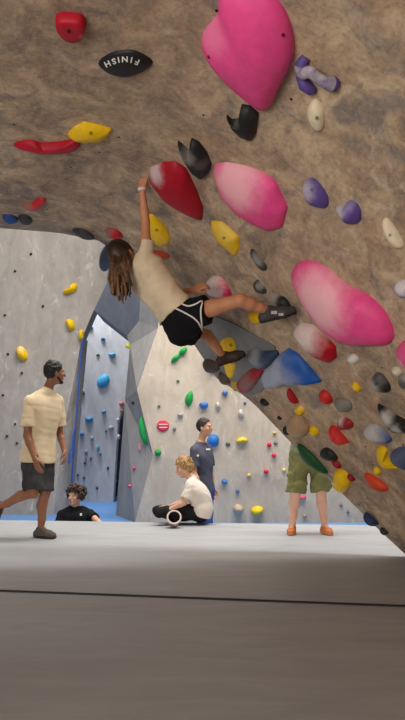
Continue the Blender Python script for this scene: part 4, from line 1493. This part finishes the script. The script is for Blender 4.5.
def short_hair(c, f, u, mat, parent, s=1.0, top=0.012, fringe=0.0, sides=-0.01, seed=0, lumps=90, lr=0.016, name='hair', back=-0.06, tl=0.028):
    """cap of hair cut away from the face, roughened with locks"""
    f, u, r = ortho(f, u)
    c = Vector(c)
    S = Sculpt(0.005, 0.012)
    cc = c + u * 0.030 * s - f * 0.014 * s
    facecut = [(npv(c + f * (0.050 + fringe) * s + u * 0.040 * s), npv((f * 0.8 - u * 0.6).normalized())), (npv(c + u * back * s), npv((-u * 0.9 + f * 0.35).normalized()))]
    S.ell(cc, (r, f, u), (0.082 * s, 0.102 * s, (0.098 + top) * s), 0.01, facecut)
    rnd = random.Random(seed)
    k = 0
    while k < lumps:
        v = Vector((rnd.gauss(0, 1), rnd.gauss(0, 1), rnd.gauss(0, 1))).normalized()
        p = cc + (r * v.x * 0.078 + f * v.y * 0.098 + u * v.z * (0.094 + top)) * s
        q = p - c
        if (q - f * (0.050 + fringe) * s - u * 0.040 * s).dot((f * 0.8 - u * 0.6).normalized()) > -0.004:
            continue
        if (q - u * back * s).dot((-u * 0.9 + f * 0.35).normalized()) > -0.005:
            continue
        k += 1
        tip = p + (v.x * r * 0.3 + u * (v.z * 0.3 - 0.3) + f * (v.y * 0.2 + 0.35 * (1 if v.z > 0.3 else 0))).normalized() * tl * s
        S.cone(p, tip, lr * s * rnd.uniform(0.7, 1.1), lr * 0.5 * s, 0.006)
    return S.build(name, mat, parent)


def skin_mat(name, rgb):
    t = NT(name)
    c = lin(rgb)
    nz = t.noise(t.coord(), 9, 4)
    col = t.ramp(nz, [(0.3, tuple(x * 0.90 for x in c)), (0.7, tuple(min(1, x * 1.07) for x in c))])
    t.b.inputs['Subsurface Weight'].default_value = 0.08
    t.b.inputs['Subsurface Radius'].default_value = (0.02, 0.008, 0.004)
    t.b.inputs['Subsurface Scale'].default_value = 0.4
    return t.done(col, 0.5, None, spec=0.35)


def hair_mat(name, dark, light, freq=30, ztop=None, zbot=None):
    t = NT(name)
    v = t.coord((1, 1, 0.22))
    nz = t.noise(v, freq, 4, 0.6, 0.6)
    col = t.ramp(nz, [(0.35, lin(dark)), (0.68, lin(light))])
    if ztop is not None:                      # grown-out roots darker than the ends
        sp = t.n('ShaderNodeSeparateXYZ')
        t.l(t.coord(), sp.inputs[0])
        col = t.mix(t.fac(sp.outputs[2], zbot, ztop), col, lin(dark))
    return t.done(col, 0.5, nz, 0.4, 0.006, 0.4)


def cloth(name, rgb, var=0.10, freq=60):
    t = NT(name)
    c = lin(rgb)
    v = t.coord()
    nz = t.noise(v, 7, 4)
    fi = t.noise(v, freq * 5, 2)
    col = t.ramp(nz, [(0.3, tuple(x * (1 - var) for x in c)), (0.7, tuple(min(1, x * (1 + var)) for x in c))])
    return t.done(col, 0.9, fi, 0.15, 0.002, 0.12)


def patch_on(name, tree_o, cx, cy, w_, h_, mat, parent, n=4, lift=0.004, shape='rect'):
    """small printed mark laid on a garment where it is seen at pixel cx, cy"""
    root = Vector((0, 0, 0))
    q = tree_o
    while q is not None:
        root += Vector(q.location)
        q = q.parent
    tr = BVHTree.FromPolygons([v.co + root for v in tree_o.data.vertices], [list(p.vertices) for p in tree_o.data.polygons])
    V, F = [], []
    for j in range(n + 1):
        for i in range(n + 1):
            a, b = i / n * 2 - 1, j / n * 2 - 1
            if shape == 'disc':
                a, b = a * math.sqrt(1 - b * b / 2), b * math.sqrt(1 - a * a / 2)
            d = ray(cx + a * w_ / 2, cy + b * h_ / 2).normalized()
            p, nn, _, _ = tr.ray_cast(CAM, d)
            if p is None:
                return None
            V.append(p - d * lift)
    m = len(V)
    V += [v + (v - CAM).normalized() * (lift + 0.004) for v in V]
    k = n + 1
    for j in range(n):
        for i in range(n):
            a = j * k + i
            F.append([a, a + 1, a + k + 1, a + k])
            F.append([m + a + k, m + a + k + 1, m + a + 1, m + a])
    o = mesh_obj(name, V, F, mat, parent, smooth=True)
    return o


# ================================================================= the climber
M_SKIN_C = skin_mat('tanned_skin', (196, 134, 98))
hh, hn = hit('over', 150, 172)
J = dict(neck=P(137, 262, 4.16), head=P(123, 256, 4.14), hup=(-0.45, 0.05, 0.9), hfwd=(0.55, 0.8, 0.2), hs=0.98,
         shR=P(146, 257, 4.05), shL=P(138, 279, 4.28), elR=P(145.5, 222, 4.06), wrR=P(142, 188, 4.0),
         elL=P(166, 297, 4.46), wrL=P(193, 290, 4.40),
         hipR=P(187, 315, 4.12), hipL=P(180, 330, 4.28), knR=P(240, 300, 3.92), anR=P(268, 311, 4.02), toR=P(300, 318, 4.04),
         knL=P(207, 335, 4.60), anL=P(223, 356, 4.80), toL=P(240, 366, 4.86))
cl = empty('person', P(165, 330, 4.2), 'climbing woman with long brown hair, beige t-shirt and black shorts hanging from the overhang', 'person')
upw = P(147, 165, 3.97) - Vector(J['wrR'])
make_body(J, M_SKIN_C, cl, {'R': (upw, (0.5, 0.8, 0.15), 0.55), 'L': (P(206, 284, 4.36) - Vector(J['wrL']), (0.6, 0.5, -0.2), 0.5)}, 0.88, 0.88, 0.0055)
face_parts(J['head'], J['hfwd'], J['hup'], cl, plain('brown_brow_hair', (60, 40, 28)), 0.98)
M_TEE_B = cloth('beige_cotton', (218, 198, 168))
make_shirt(J, M_TEE_B, cl, 0.88, hem=0.105, sleeve=0.42, slr=0.078, loose=0.026, wr=0.006, seed=2)
M_SHORT_B = cloth('black_sports_fabric', (24, 23, 26))
sh = make_shorts(J, M_SHORT_B, cl, 0.92, waist=0.085, leg=0.40, r0=0.112, r1=0.104, seed=5)
root = Vector(cl.location)
tr = BVHTree.FromPolygons([v.co + root for v in sh.data.vertices], [list(p.vertices) for p in sh.data.polygons])
for pl in ([(168, 305.5), (177, 309), (187, 314), (195, 319), (200, 325), (203, 333)], [(180, 303), (188, 306), (196, 304), (202, 301), (201, 308), (201, 316), (202, 325), (203, 333), (203, 338)]):
    pts = []
    for p in spline([Vector((x, y, 0)) for x, y in pl], 5):
        q, nn, _, _ = tr.ray_cast(CAM, ray(p.x, p.y).normalized())
        if q is not None:
            pts.append(q + nn * 0.001)
    if len(pts) > 4:
        tv, tfc = tube_mesh(pts, [0.0062] * len(pts), 6)
        o = mesh_obj('piping', tv, tfc, plain('white_piping_fabric', (226, 220, 212), 0.8, 0.04), sh, smooth=True)
        o['label'] = 'white piping'
wb = Vector(J['wrR'])
wd = (Vector(J['elR']) - wb).normalized()
S = Sculpt(0.004, 0.004)
S.cone(wb - wd * 0.03, wb + wd * 0.06, 0.030, 0.033, 0.004, [(npv(wb - wd * 0.004), npv(-wd)), (npv(wb + wd * 0.018), npv(wd))])
S.build('wristband', plain('white_wristband', (220, 206, 202), 0.6), cl)
M_SHOE_C = plain('black_climbing_shoe', (40, 38, 38), 0.6)
M_RUBBER = plain('black_shoe_rubber', (30, 29, 29), 0.6)
so_ = make_shoe(J['anR'], J['toR'], (-0.28, -0.45, 0.85), plain('grey_climbing_shoe', (66, 63, 62), 0.6), M_RUBBER, cl, 0.96)
for px_, py_, w2, h2 in ((274, 312.5, 6, 3.2), (281, 314.5, 5, 2.6)):
    q = patch_on('strap', so_, px_, py_, w2, h2, plain('pale_shoe_strap', (186, 180, 172), 0.7), so_)
    if q:
        q['label'] = 'pale strap'
make_shoe(J['anL'], J['toL'], (-0.35, -0.55, 0.75), plain('brown_climbing_shoe', (62, 46, 38), 0.6), M_RUBBER, cl, 0.92)
M_HAIR_C = hair_mat('long_brown_hair', (38, 24, 16), (136, 94, 60), 34, P(123, 246, 4.14).z - P(165, 330, 4.2).z, P(123, 285, 4.1).z - P(165, 330, 4.2).z)
S = Sculpt(0.005, 0.012)
hc = Vector(J['head'])
f_, u_, r_ = ortho(J['hfwd'], J['hup'])
fc = [(npv(hc + f_ * 0.045), npv((f_ * 0.9 - u_ * 0.3).normalized()))]
S.ell(hc + u_ * 0.026 - f_ * 0.012, (r_, f_, u_), (0.084, 0.104, 0.104), 0.01, fc)
rnd = random.Random(12)
for k in range(46):
    a = rnd.uniform(-1, 1)
    b = rnd.uniform(0, 1)
    st = hc - f_ * (0.085 - 0.05 * abs(a)) + r_ * a * 0.07 + u_ * rnd.uniform(-0.05, 0.06)
    pts = [st]
    end = P(121 + a * 10 + rnd.uniform(-2, 2), 303 - b * 12 - abs(a) * 6, 4.02 + b * 0.06)
    for i in (1, 2, 3, 4):
        t = i / 4
        q = st.lerp(end, t) + Vector((math.sin(t * 7 + k) * 0.012, math.cos(t * 6 + k * 2) * 0.010 - 0.03 * math.sin(t * 3.1), 0))
        pts.append(q)
    for i in range(4):
        S.cone(pts[i], pts[i + 1], 0.019 - 0.0032 * i, 0.0158 - 0.0032 * i, 0.006)
S.build('hair', M_HAIR_C, cl)

# ================================================================= the walking man
M_SKIN_W = skin_mat('brown_skin', (150, 100, 74))
Yw = 6.17
J = dict(neck=P(47, 391, Yw), head=P(54.5, 373, Yw + 0.02), hup=(0.12, 0.05, 1), hfwd=(0.84, 0.54, 0.02), hs=1.0,
         shR=P(30, 402, 6.02), shL=P(58, 402, 6.30), elR=P(27, 436, 5.98), wrR=P(35, 459, 5.93), elL=P(60, 434, 6.36), wrL=P(64.5, 452, 6.27),
         hipR=P(33.5, 457, 6.09), hipL=P(43.5, 456, 6.24), knR=P(33, 493, 6.03), anR=P(-4, 508, 6.14), toR=P(-14, 521, 6.14),
         knL=P(45, 494, 6.17), anL=P(40.5, 530.5, 6.20), toL=P(54, 537, 6.12), backL=(-1, 0.2, 0), backR=(-0.4, 0, 1))
wm = empty('person', (P(40, 530, 6.2).x, 6.18, 0), 'walking man in a beige t-shirt and dark grey shorts looking back over his shoulder', 'person')
make_body(J, M_SKIN_W, wm, {'R': (P(39, 472, 5.90) - Vector(J['wrR']), (0.5, 0.6, 0), 0.25), 'L': (P(65, 464, 6.20) - Vector(J['wrL']), (-0.6, -0.2, -0.2), 0.35)}, 0.98, 0.95)
M_HAIR_B = hair_mat('short_black_hair', (14, 12, 12), (38, 33, 30), 40)
face_parts(J['head'], J['hfwd'], J['hup'], wm, M_HAIR_B, 1.0, (110, 66, 58))
short_hair(J['head'], J['hfwd'], J['hup'], M_HAIR_B, wm, 0.97, top=0.012, seed=3, lr=0.013, lumps=200, tl=0.008)
hc = Vector(J['head'])
f_, u_, r_ = ortho(J['hfwd'], J['hup'])
S = Sculpt(0.005, 0.02)
for sg in (-1, 1):
    S.cone(hc + r_ * 0.060 * sg - u_ * 0.045 + f_ * 0.015, hc + r_ * 0.030 * sg - u_ * 0.092 + f_ * 0.062, 0.012, 0.016)
S.cone(hc - u_ * 0.096 + f_ * 0.070 - r_ * 0.02, hc - u_ * 0.096 + f_ * 0.070 + r_ * 0.02, 0.018, 0.018)
S.build('beard', plain('short_dark_beard', (52, 38, 32), 0.8), wm)
make_shirt(J, cloth('pale_sand_cotton', (224, 204, 170)), wm, 1.0, hem=-0.035, sleeve=0.74, slr=0.078, loose=0.024, wr=0.003, seed=7)
make_shorts(J, cloth('charcoal_cotton', (66, 66, 68), 0.2), wm, 1.0, waist=0.0, leg=0.93, r0=0.112, r1=0.098, wr=0.004)
M_SHOE_T = plain('taupe_shoe_canvas', (96, 84, 76), 0.7)
M_SOLE_D = plain('dark_shoe_sole', (56, 50, 46), 0.7)
make_shoe((J['anL'].x, J['anL'].y, 0.0765), (J['toL'].x, J['toL'].y, 0.03), (0, 0, 1), M_SHOE_T, M_SOLE_D, wm, 1.0)
make_shoe(J['anR'], J['toR'], (-0.9, 0, 0.35), M_SHOE_T, M_SOLE_D, wm, 1.0)

# ================================================================= the curly-haired man sitting below the far mat edge
M_SKIN_P = skin_mat('fair_skin', (222, 172, 146))
Yc = 8.0
J = dict(neck=P(75.5, 507, Yc), head=P(75.5, 496.5, Yc - 0.03), hup=(0.03, 0.12, 1), hfwd=(-0.42, -0.88, 0.10), hs=1.0,
         shR=P(61.5, 515, Yc), shL=P(90.5, 514, Yc), elR=P(57, 535, Yc - 0.08), wrR=P(62, 546, Yc - 0.24), elL=P(97, 521, Yc - 0.22), wrL=P(104.5, 529, Yc - 0.30),
         hipR=P(69, 547, Yc + 0.05), hipL=P(83, 547, Yc + 0.05), knR=P(48, 548, Yc - 0.16), anR=P(80, 554, Yc - 0.28), toR=P(90, 553, Yc - 0.28),
         knL=P(104, 549, Yc - 0.10), anL=P(70, 552, Yc - 0.14), toL=P(60, 552, Yc - 0.16))
hz = Vector(J['hipR']).z
lift(J, 0.102, ('hipL', 'hipR', 'knL', 'knR'))
lift(J, 0.062, ('anL', 'anR', 'toL', 'toR'))
cm = empty('person', (P(76, 540, Yc).x, Yc, FZ), 'curly-haired man in a black t-shirt sitting low behind the far mat edge', 'person')
make_body(J, M_SKIN_P, cm, {'R': ((0.3, -0.9, -0.3), (0, 0.2, -1), 0.3), 'L': ((0.4, -0.8, -0.4), (0, 0.2, -1), 0.3)}, 0.98, 0.95)
M_HAIR_K = hair_mat('curly_dark_brown_hair', (38, 26, 20), (96, 70, 54), 50)
face_parts(J['head'], J['hfwd'], J['hup'], cm, M_HAIR_K, 1.0)
hc = Vector(J['head'])
f_, u_, r_ = ortho(J['hfwd'], J['hup'])
S = Sculpt(0.005, 0.010)
S.ell(hc + u_ * 0.035 - f_ * 0.02, (r_, f_, u_), (0.086, 0.098, 0.100), 0.01, [(npv(hc + f_ * 0.05 + u_ * 0.05), npv((f_ * 0.8 - u_ * 0.6).normalized()))])
rnd = random.Random(5)
k = 0
while k < 150:
    v = Vector((rnd.gauss(0, 1), rnd.gauss(0, 1), rnd.gauss(0, 1))).normalized()
    q = r_ * v.x * 0.112 + f_ * (v.y * 0.112 - 0.012) + u_ * (v.z * 0.105 + 0.045)
    if q.dot(f_) > 0.035 and q.dot(u_) < 0.058:
        continue
    if q.dot(u_) < -0.035:
        continue
    k += 1
    p = hc + q
    ax = Vector((rnd.gauss(0, 1), rnd.gauss(0, 1), rnd.gauss(0, 1))).normalized()
    b = ax.orthogonal().normalized()
    c2 = ax.cross(b)
    prev = p
    for j in range(1, 5):
        a = j * 1.5
        nx = p + (b * math.cos(a) + c2 * math.sin(a) - b) * 0.014 + ax * 0.006 * j
        S.cone(prev, nx, 0.010, 0.009, 0.004)
        prev = nx
S.build('curly_hair', M_HAIR_K, cm)
M_TEE_K = cloth('black_cotton', (34, 34, 38))
ts = make_shirt(J, M_TEE_K, cm, 1.0, hem=-0.02, sleeve=0.62, slr=0.070, loose=0.014, wr=0.004, seed=9)
patch_on('logo_print', ts, 81, 514.5, 2.0, 2.6, M_LETTER, ts)
make_shorts(J, cloth('dark_grey_trouser_cloth', (52, 54, 60)), cm, 1.0, waist=0.06, long=True)
for sd in 'LR':
    make_shoe(J['an' + sd], J['to' + sd], (0, 0, 1), plain('grey_sneaker', (120, 118, 116)), M_SOLE_D, cm, 0.95)

# ================================================================= the standing man in navy
M_SKIN_N = skin_mat('light_tan_skin', (214, 162, 130))
Yn = 8.05
ank = at_floor(203, Yn)
J = dict(neck=P(200.5, 443, Yn), head=P(204.5, 427.5, Yn - 0.02), hup=(-0.08, 0, 1), hfwd=(0.90, -0.42, 0.02), hs=1.0,
         shR=P(194.5, 451, Yn - 0.16), shL=P(208, 450, Yn + 0.14), elR=P(194, 473, Yn - 0.20), wrR=P(201, 490, Yn - 0.27), elL=P(211, 472, Yn + 0.2), wrL=P(213, 488, Yn + 0.14),
         hipR=P(202, 491, Yn - 0.09), hipL=P(206, 491, Yn + 0.09), knR=P(203, 522, Yn - 0.1), anR=Vector((ank.x - 0.01, Yn - 0.1, FZ + 0.08)), toR=Vector((ank.x + 0.17, Yn - 0.18, FZ + 0.03)),
         knL=P(207, 522, Yn + 0.1), anL=Vector((ank.x + 0.04, Yn + 0.1, FZ + 0.08)), toL=Vector((ank.x + 0.22, Yn + 0.04, FZ + 0.03)), waist=P(203, 471, Yn - 0.02))
nm = empty('person', (ank.x + 0.02, Yn, FZ), 'standing man with short black hair in a navy t-shirt behind the seated boy', 'person')
make_body(J, M_SKIN_N, nm, {'R': ((0.15, -0.1, -1), (0.9, 0.2, 0), 0.3), 'L': ((0.15, 0, -1), (0.3, -0.9, 0), 0.3)}, 1.0, 0.97)
face_parts(J['head'], J['hfwd'], J['hup'], nm, M_HAIR_B, 1.0)
short_hair(J['head'], J['hfwd'], J['hup'], hair_mat('cropped_black_hair', (26, 24, 24), (60, 56, 54), 50), nm, 1.0, top=0.004, seed=8, lr=0.010, fringe=-0.008, back=-0.045, tl=0.006)
ts = make_shirt(J, cloth('navy_grey_cotton', (86, 86, 100)), nm, 1.02, hem=-0.02, sleeve=0.72, slr=0.074, loose=0.014, wr=0.005, seed=11)
patch_on('chest_print', ts, 208.3, 449.2, 4.2, 1.4, M_LETTER, ts)
patch_on('sleeve_badge', ts, 197.8, 455.5, 2.4, 2.6, M_LETTER, ts, shape='disc')
make_shorts(J, cloth('blue_denim', (58, 92, 160)), nm, 1.0, waist=0.08, long=True, rk=0.080, ra=0.066)
for sd in 'LR':
    make_shoe(J['an' + sd], J['to' + sd], (0, 0, 1), plain('black_sneaker', (40, 40, 42)), M_SOLE_D, nm, 1.02)

# ================================================================= the seated boy
Yb = 7.22
J = dict(neck=P(192, 481, Yb), head=P(184.5, 469.5, Yb), hup=(0.20, 0, 1), hfwd=(-0.90, -0.18, -0.32), hs=0.98,
         shL=P(190, 490, Yb - 0.15), shR=P(194, 489, Yb + 0.15), elL=P(184.5, 505, Yb - 0.19), wrL=P(171, 511, Yb - 0.17), elR=P(183, 504, Yb + 0.16), wrR=P(169, 509, Yb + 0.06),
         hipL=P(201, 514.5, Yb - 0.08), hipR=P(201, 514.5, Yb + 0.09), knL=P(160, 514.5, Yb - 0.15), anL=P(186, 517.5, Yb + 0.06), toL=P(194, 517, Yb + 0.15),
         knR=P(158, 513, Yb + 0.20), anR=P(182, 516.5, Yb - 0.12), toR=P(191, 516, Yb - 0.02), waist=P(201.5, 503, Yb))
lift(J, 0.027)
by = empty('person', (P(195, 515, Yb).x, Yb, 0), 'fair-haired boy in an off-white t-shirt and black trousers sitting on the mat edge', 'person')
make_body(J, M_SKIN_P, by, {'L': ((-0.9, 0.1, -0.25), (0, 0.5, -0.8), 0.35), 'R': ((-0.95, -0.1, 0.05), (0, -0.3, -0.9), 0.3)}, 0.92, 0.88)
M_HAIR_F = hair_mat('sandy_blond_hair', (120, 84, 46), (206, 164, 104), 40)
face_parts(J['head'], J['hfwd'], J['hup'], by, M_HAIR_F, 0.98)
short_hair(J['head'], J['hfwd'], J['hup'], M_HAIR_F, by, 0.98, top=0.012, seed=21, lumps=170, lr=0.015, tl=0.018, fringe=0.016, back=-0.055)
make_shirt(J, cloth('off_white_cotton', (226, 214, 202)), by, 0.98, hem=-0.02, sleeve=0.76, slr=0.072, loose=0.024, wr=0.005, seed=14)
make_shorts(J, cloth('black_trouser_cloth', (36, 36, 38)), by, 0.92, waist=0.05, long=True, rk=0.070, ra=0.058)
for sd in 'LR':
    make_shoe(J['an' + sd], J['to' + sd], (0, -0.1, 1), plain('black_canvas_shoe', (36, 35, 36)), M_SOLE_D, by, 0.9)

# chalk bucket beside the boy
cb = empty('chalk_bucket', Vector((P(174, 520, 6.88).x, 6.88, 0)), 'pale round chalk bucket with a dark open mouth beside the seated boy', 'chalk bucket')
b = Vector((P(174, 520, 6.88).x, 6.88, 0))
tilt = Vector((0.06, -0.86, 0.50)).normalized()
ux = Vector((1, 0, 0))
uy = tilt.cross(ux).normalized()
ux = uy.cross(tilt).normalized()
V, F = [], []
prf = [(0.0, -0.075), (0.052, -0.075), (0.068, -0.06), (0.075, 0.0), (0.077, 0.055)]
ce = Vector((b.x, b.y, -min(z * tilt.z - r * math.sqrt(1 - tilt.z ** 2) * 1.04 for r, z in prf) + 0.002))
inn = [(0.074, 0.055), (0.070, -0.02), (0.0, -0.03)]
ns = 24


def revolve(pr):
    V, F = [], []
    for r, z in pr:
        for k in range(ns):
            a = 2 * math.pi * k / ns
            V.append(ce + tilt * z + (ux * math.cos(a) + uy * math.sin(a)) * max(r, 0.001) * (1 + 0.04 * math.sin(3 * a)))
    for i in range(len(pr) - 1):
        for k in range(ns):
            F.append([i * ns + k, i * ns + (k + 1) % ns, (i + 1) * ns + (k + 1) % ns, (i + 1) * ns + k])
    return V, F


t_ = NT('patterned_bucket_canvas')
nz = t_.noise(t_.coord(), 26, 2, 0.5, 1.0)
mb_ = t_.done(t_.ramp(nz, [(0.44, lin((150, 120, 120))), (0.56, lin((222, 200, 190)))]), 0.85)
V, F = revolve(prf)
mesh_obj('bucket_shell', V, F, mb_, cb, smooth=True)
V, F = revolve([(0.074, 0.04), (0.064, 0.055), (0.061, -0.02), (0.0, -0.03)])
mesh_obj('bucket_lining', V, F, plain('black_lining_fabric', (30, 28, 30), 0.9), cb, smooth=True)
tv, tfc = tube_mesh([ce + tilt * 0.056 + (ux * math.cos(a) + uy * math.sin(a)) * 0.074 for a in [2 * math.pi * k / 36 for k in range(37)]], [0.009] * 37, 8)
mesh_obj('rim', tv, tfc, plain('pale_rim_webbing', (226, 206, 196), 0.8), cb, smooth=True)

# ================================================================= the man in olive shorts, mostly behind the overhang
Yg = 6.45
J = dict(neck=P(309, 388, Yg), head=P(309, 370, Yg), hup=(0, 0, 1), hfwd=(0.1, -1, 0.15), hs=1.0,
         shR=P(292, 398, Yg), shL=P(326, 398, Yg), elR=P(291, 424, Yg + 0.02), wrR=P(304, 411, Yg - 0.20), elL=P(330, 422, Yg + 0.02), wrL=P(316, 409, Yg - 0.20),
         hipR=P(300, 455, Yg), hipL=P(318, 455, Yg), knR=P(295.5, 492, Yg - 0.02), anR=Vector((P(292.5, 527, Yg).x, Yg + 0.02, 0.075)), toR=Vector((P(288, 533, Yg).x, Yg - 0.16, 0.03)),
         knL=P(321, 492, Yg - 0.02), anL=Vector((P(325, 527, Yg).x, Yg + 0.02, 0.075)), toL=Vector((P(329, 533, Yg).x, Yg - 0.16, 0.03)), backL=(0, 1, 0), backR=(0, 1, 0))
lift(J, -0.009)
gm = empty('person', (P(309, 530, Yg).x, Yg, 0), 'bare-legged person in olive cargo shorts and orange shoes standing behind the overhang', 'person')
M_SKIN_G = skin_mat('pale_pink_skin', (226, 176, 152))
make_body(J, M_SKIN_G, gm, {'R': ((0.7, -0.1, 0.6), (0, 1, 0), 0.4), 'L': ((-0.7, -0.1, 0.6), (0, 1, 0), 0.4)}, 1.0, 0.97)
face_parts(J['head'], J['hfwd'], J['hup'], gm, M_HAIR_K, 1.0)
short_hair(J['head'], J['hfwd'], J['hup'], M_HAIR_K, gm, 1.0, top=0.012, seed=31)
make_shirt(J, cloth('grey_green_cotton', (124, 134, 118)), gm, 1.02, hem=0.03, sleeve=0.7, slr=0.080, loose=0.024, wr=0.005, seed=17)
cs = make_shorts(J, cloth('olive_canvas', (126, 126, 82), 0.16), gm, 1.02, waist=0.09, leg=0.98, r0=0.108, r1=0.094, wr=0.005, seed=19, name='cargo_shorts')
for sd, sg in (('R', -1), ('L', 1)):
    a, b = Vector(J['hip' + sd]), Vector(J['kn' + sd])
    c = a.lerp(b, 0.66) + Vector((sg * 0.055, -0.055, 0))
    S = Sculpt(0.006, 0.01)
    for q in (-0.055, 0.055):
        S.cone(c + Vector((-0.035 * 1, 0, q)), c + Vector((0.035, 0, q)), 0.030, 0.030, 0.02)
    S.cone(c + Vector((0, 0, -0.055)), c + Vector((0, 0, 0.055)), 0.033, 0.033, 0.03)
    S.build('cargo_pocket', cs.data.materials[0], cs)
for sd in 'LR':
    make_shoe(J['an' + sd], J['to' + sd], (0, 0, 1), plain('orange_shoe_mesh', (206, 120, 70), 0.6), plain('tan_shoe_sole', (190, 140, 96)), gm, 0.86)
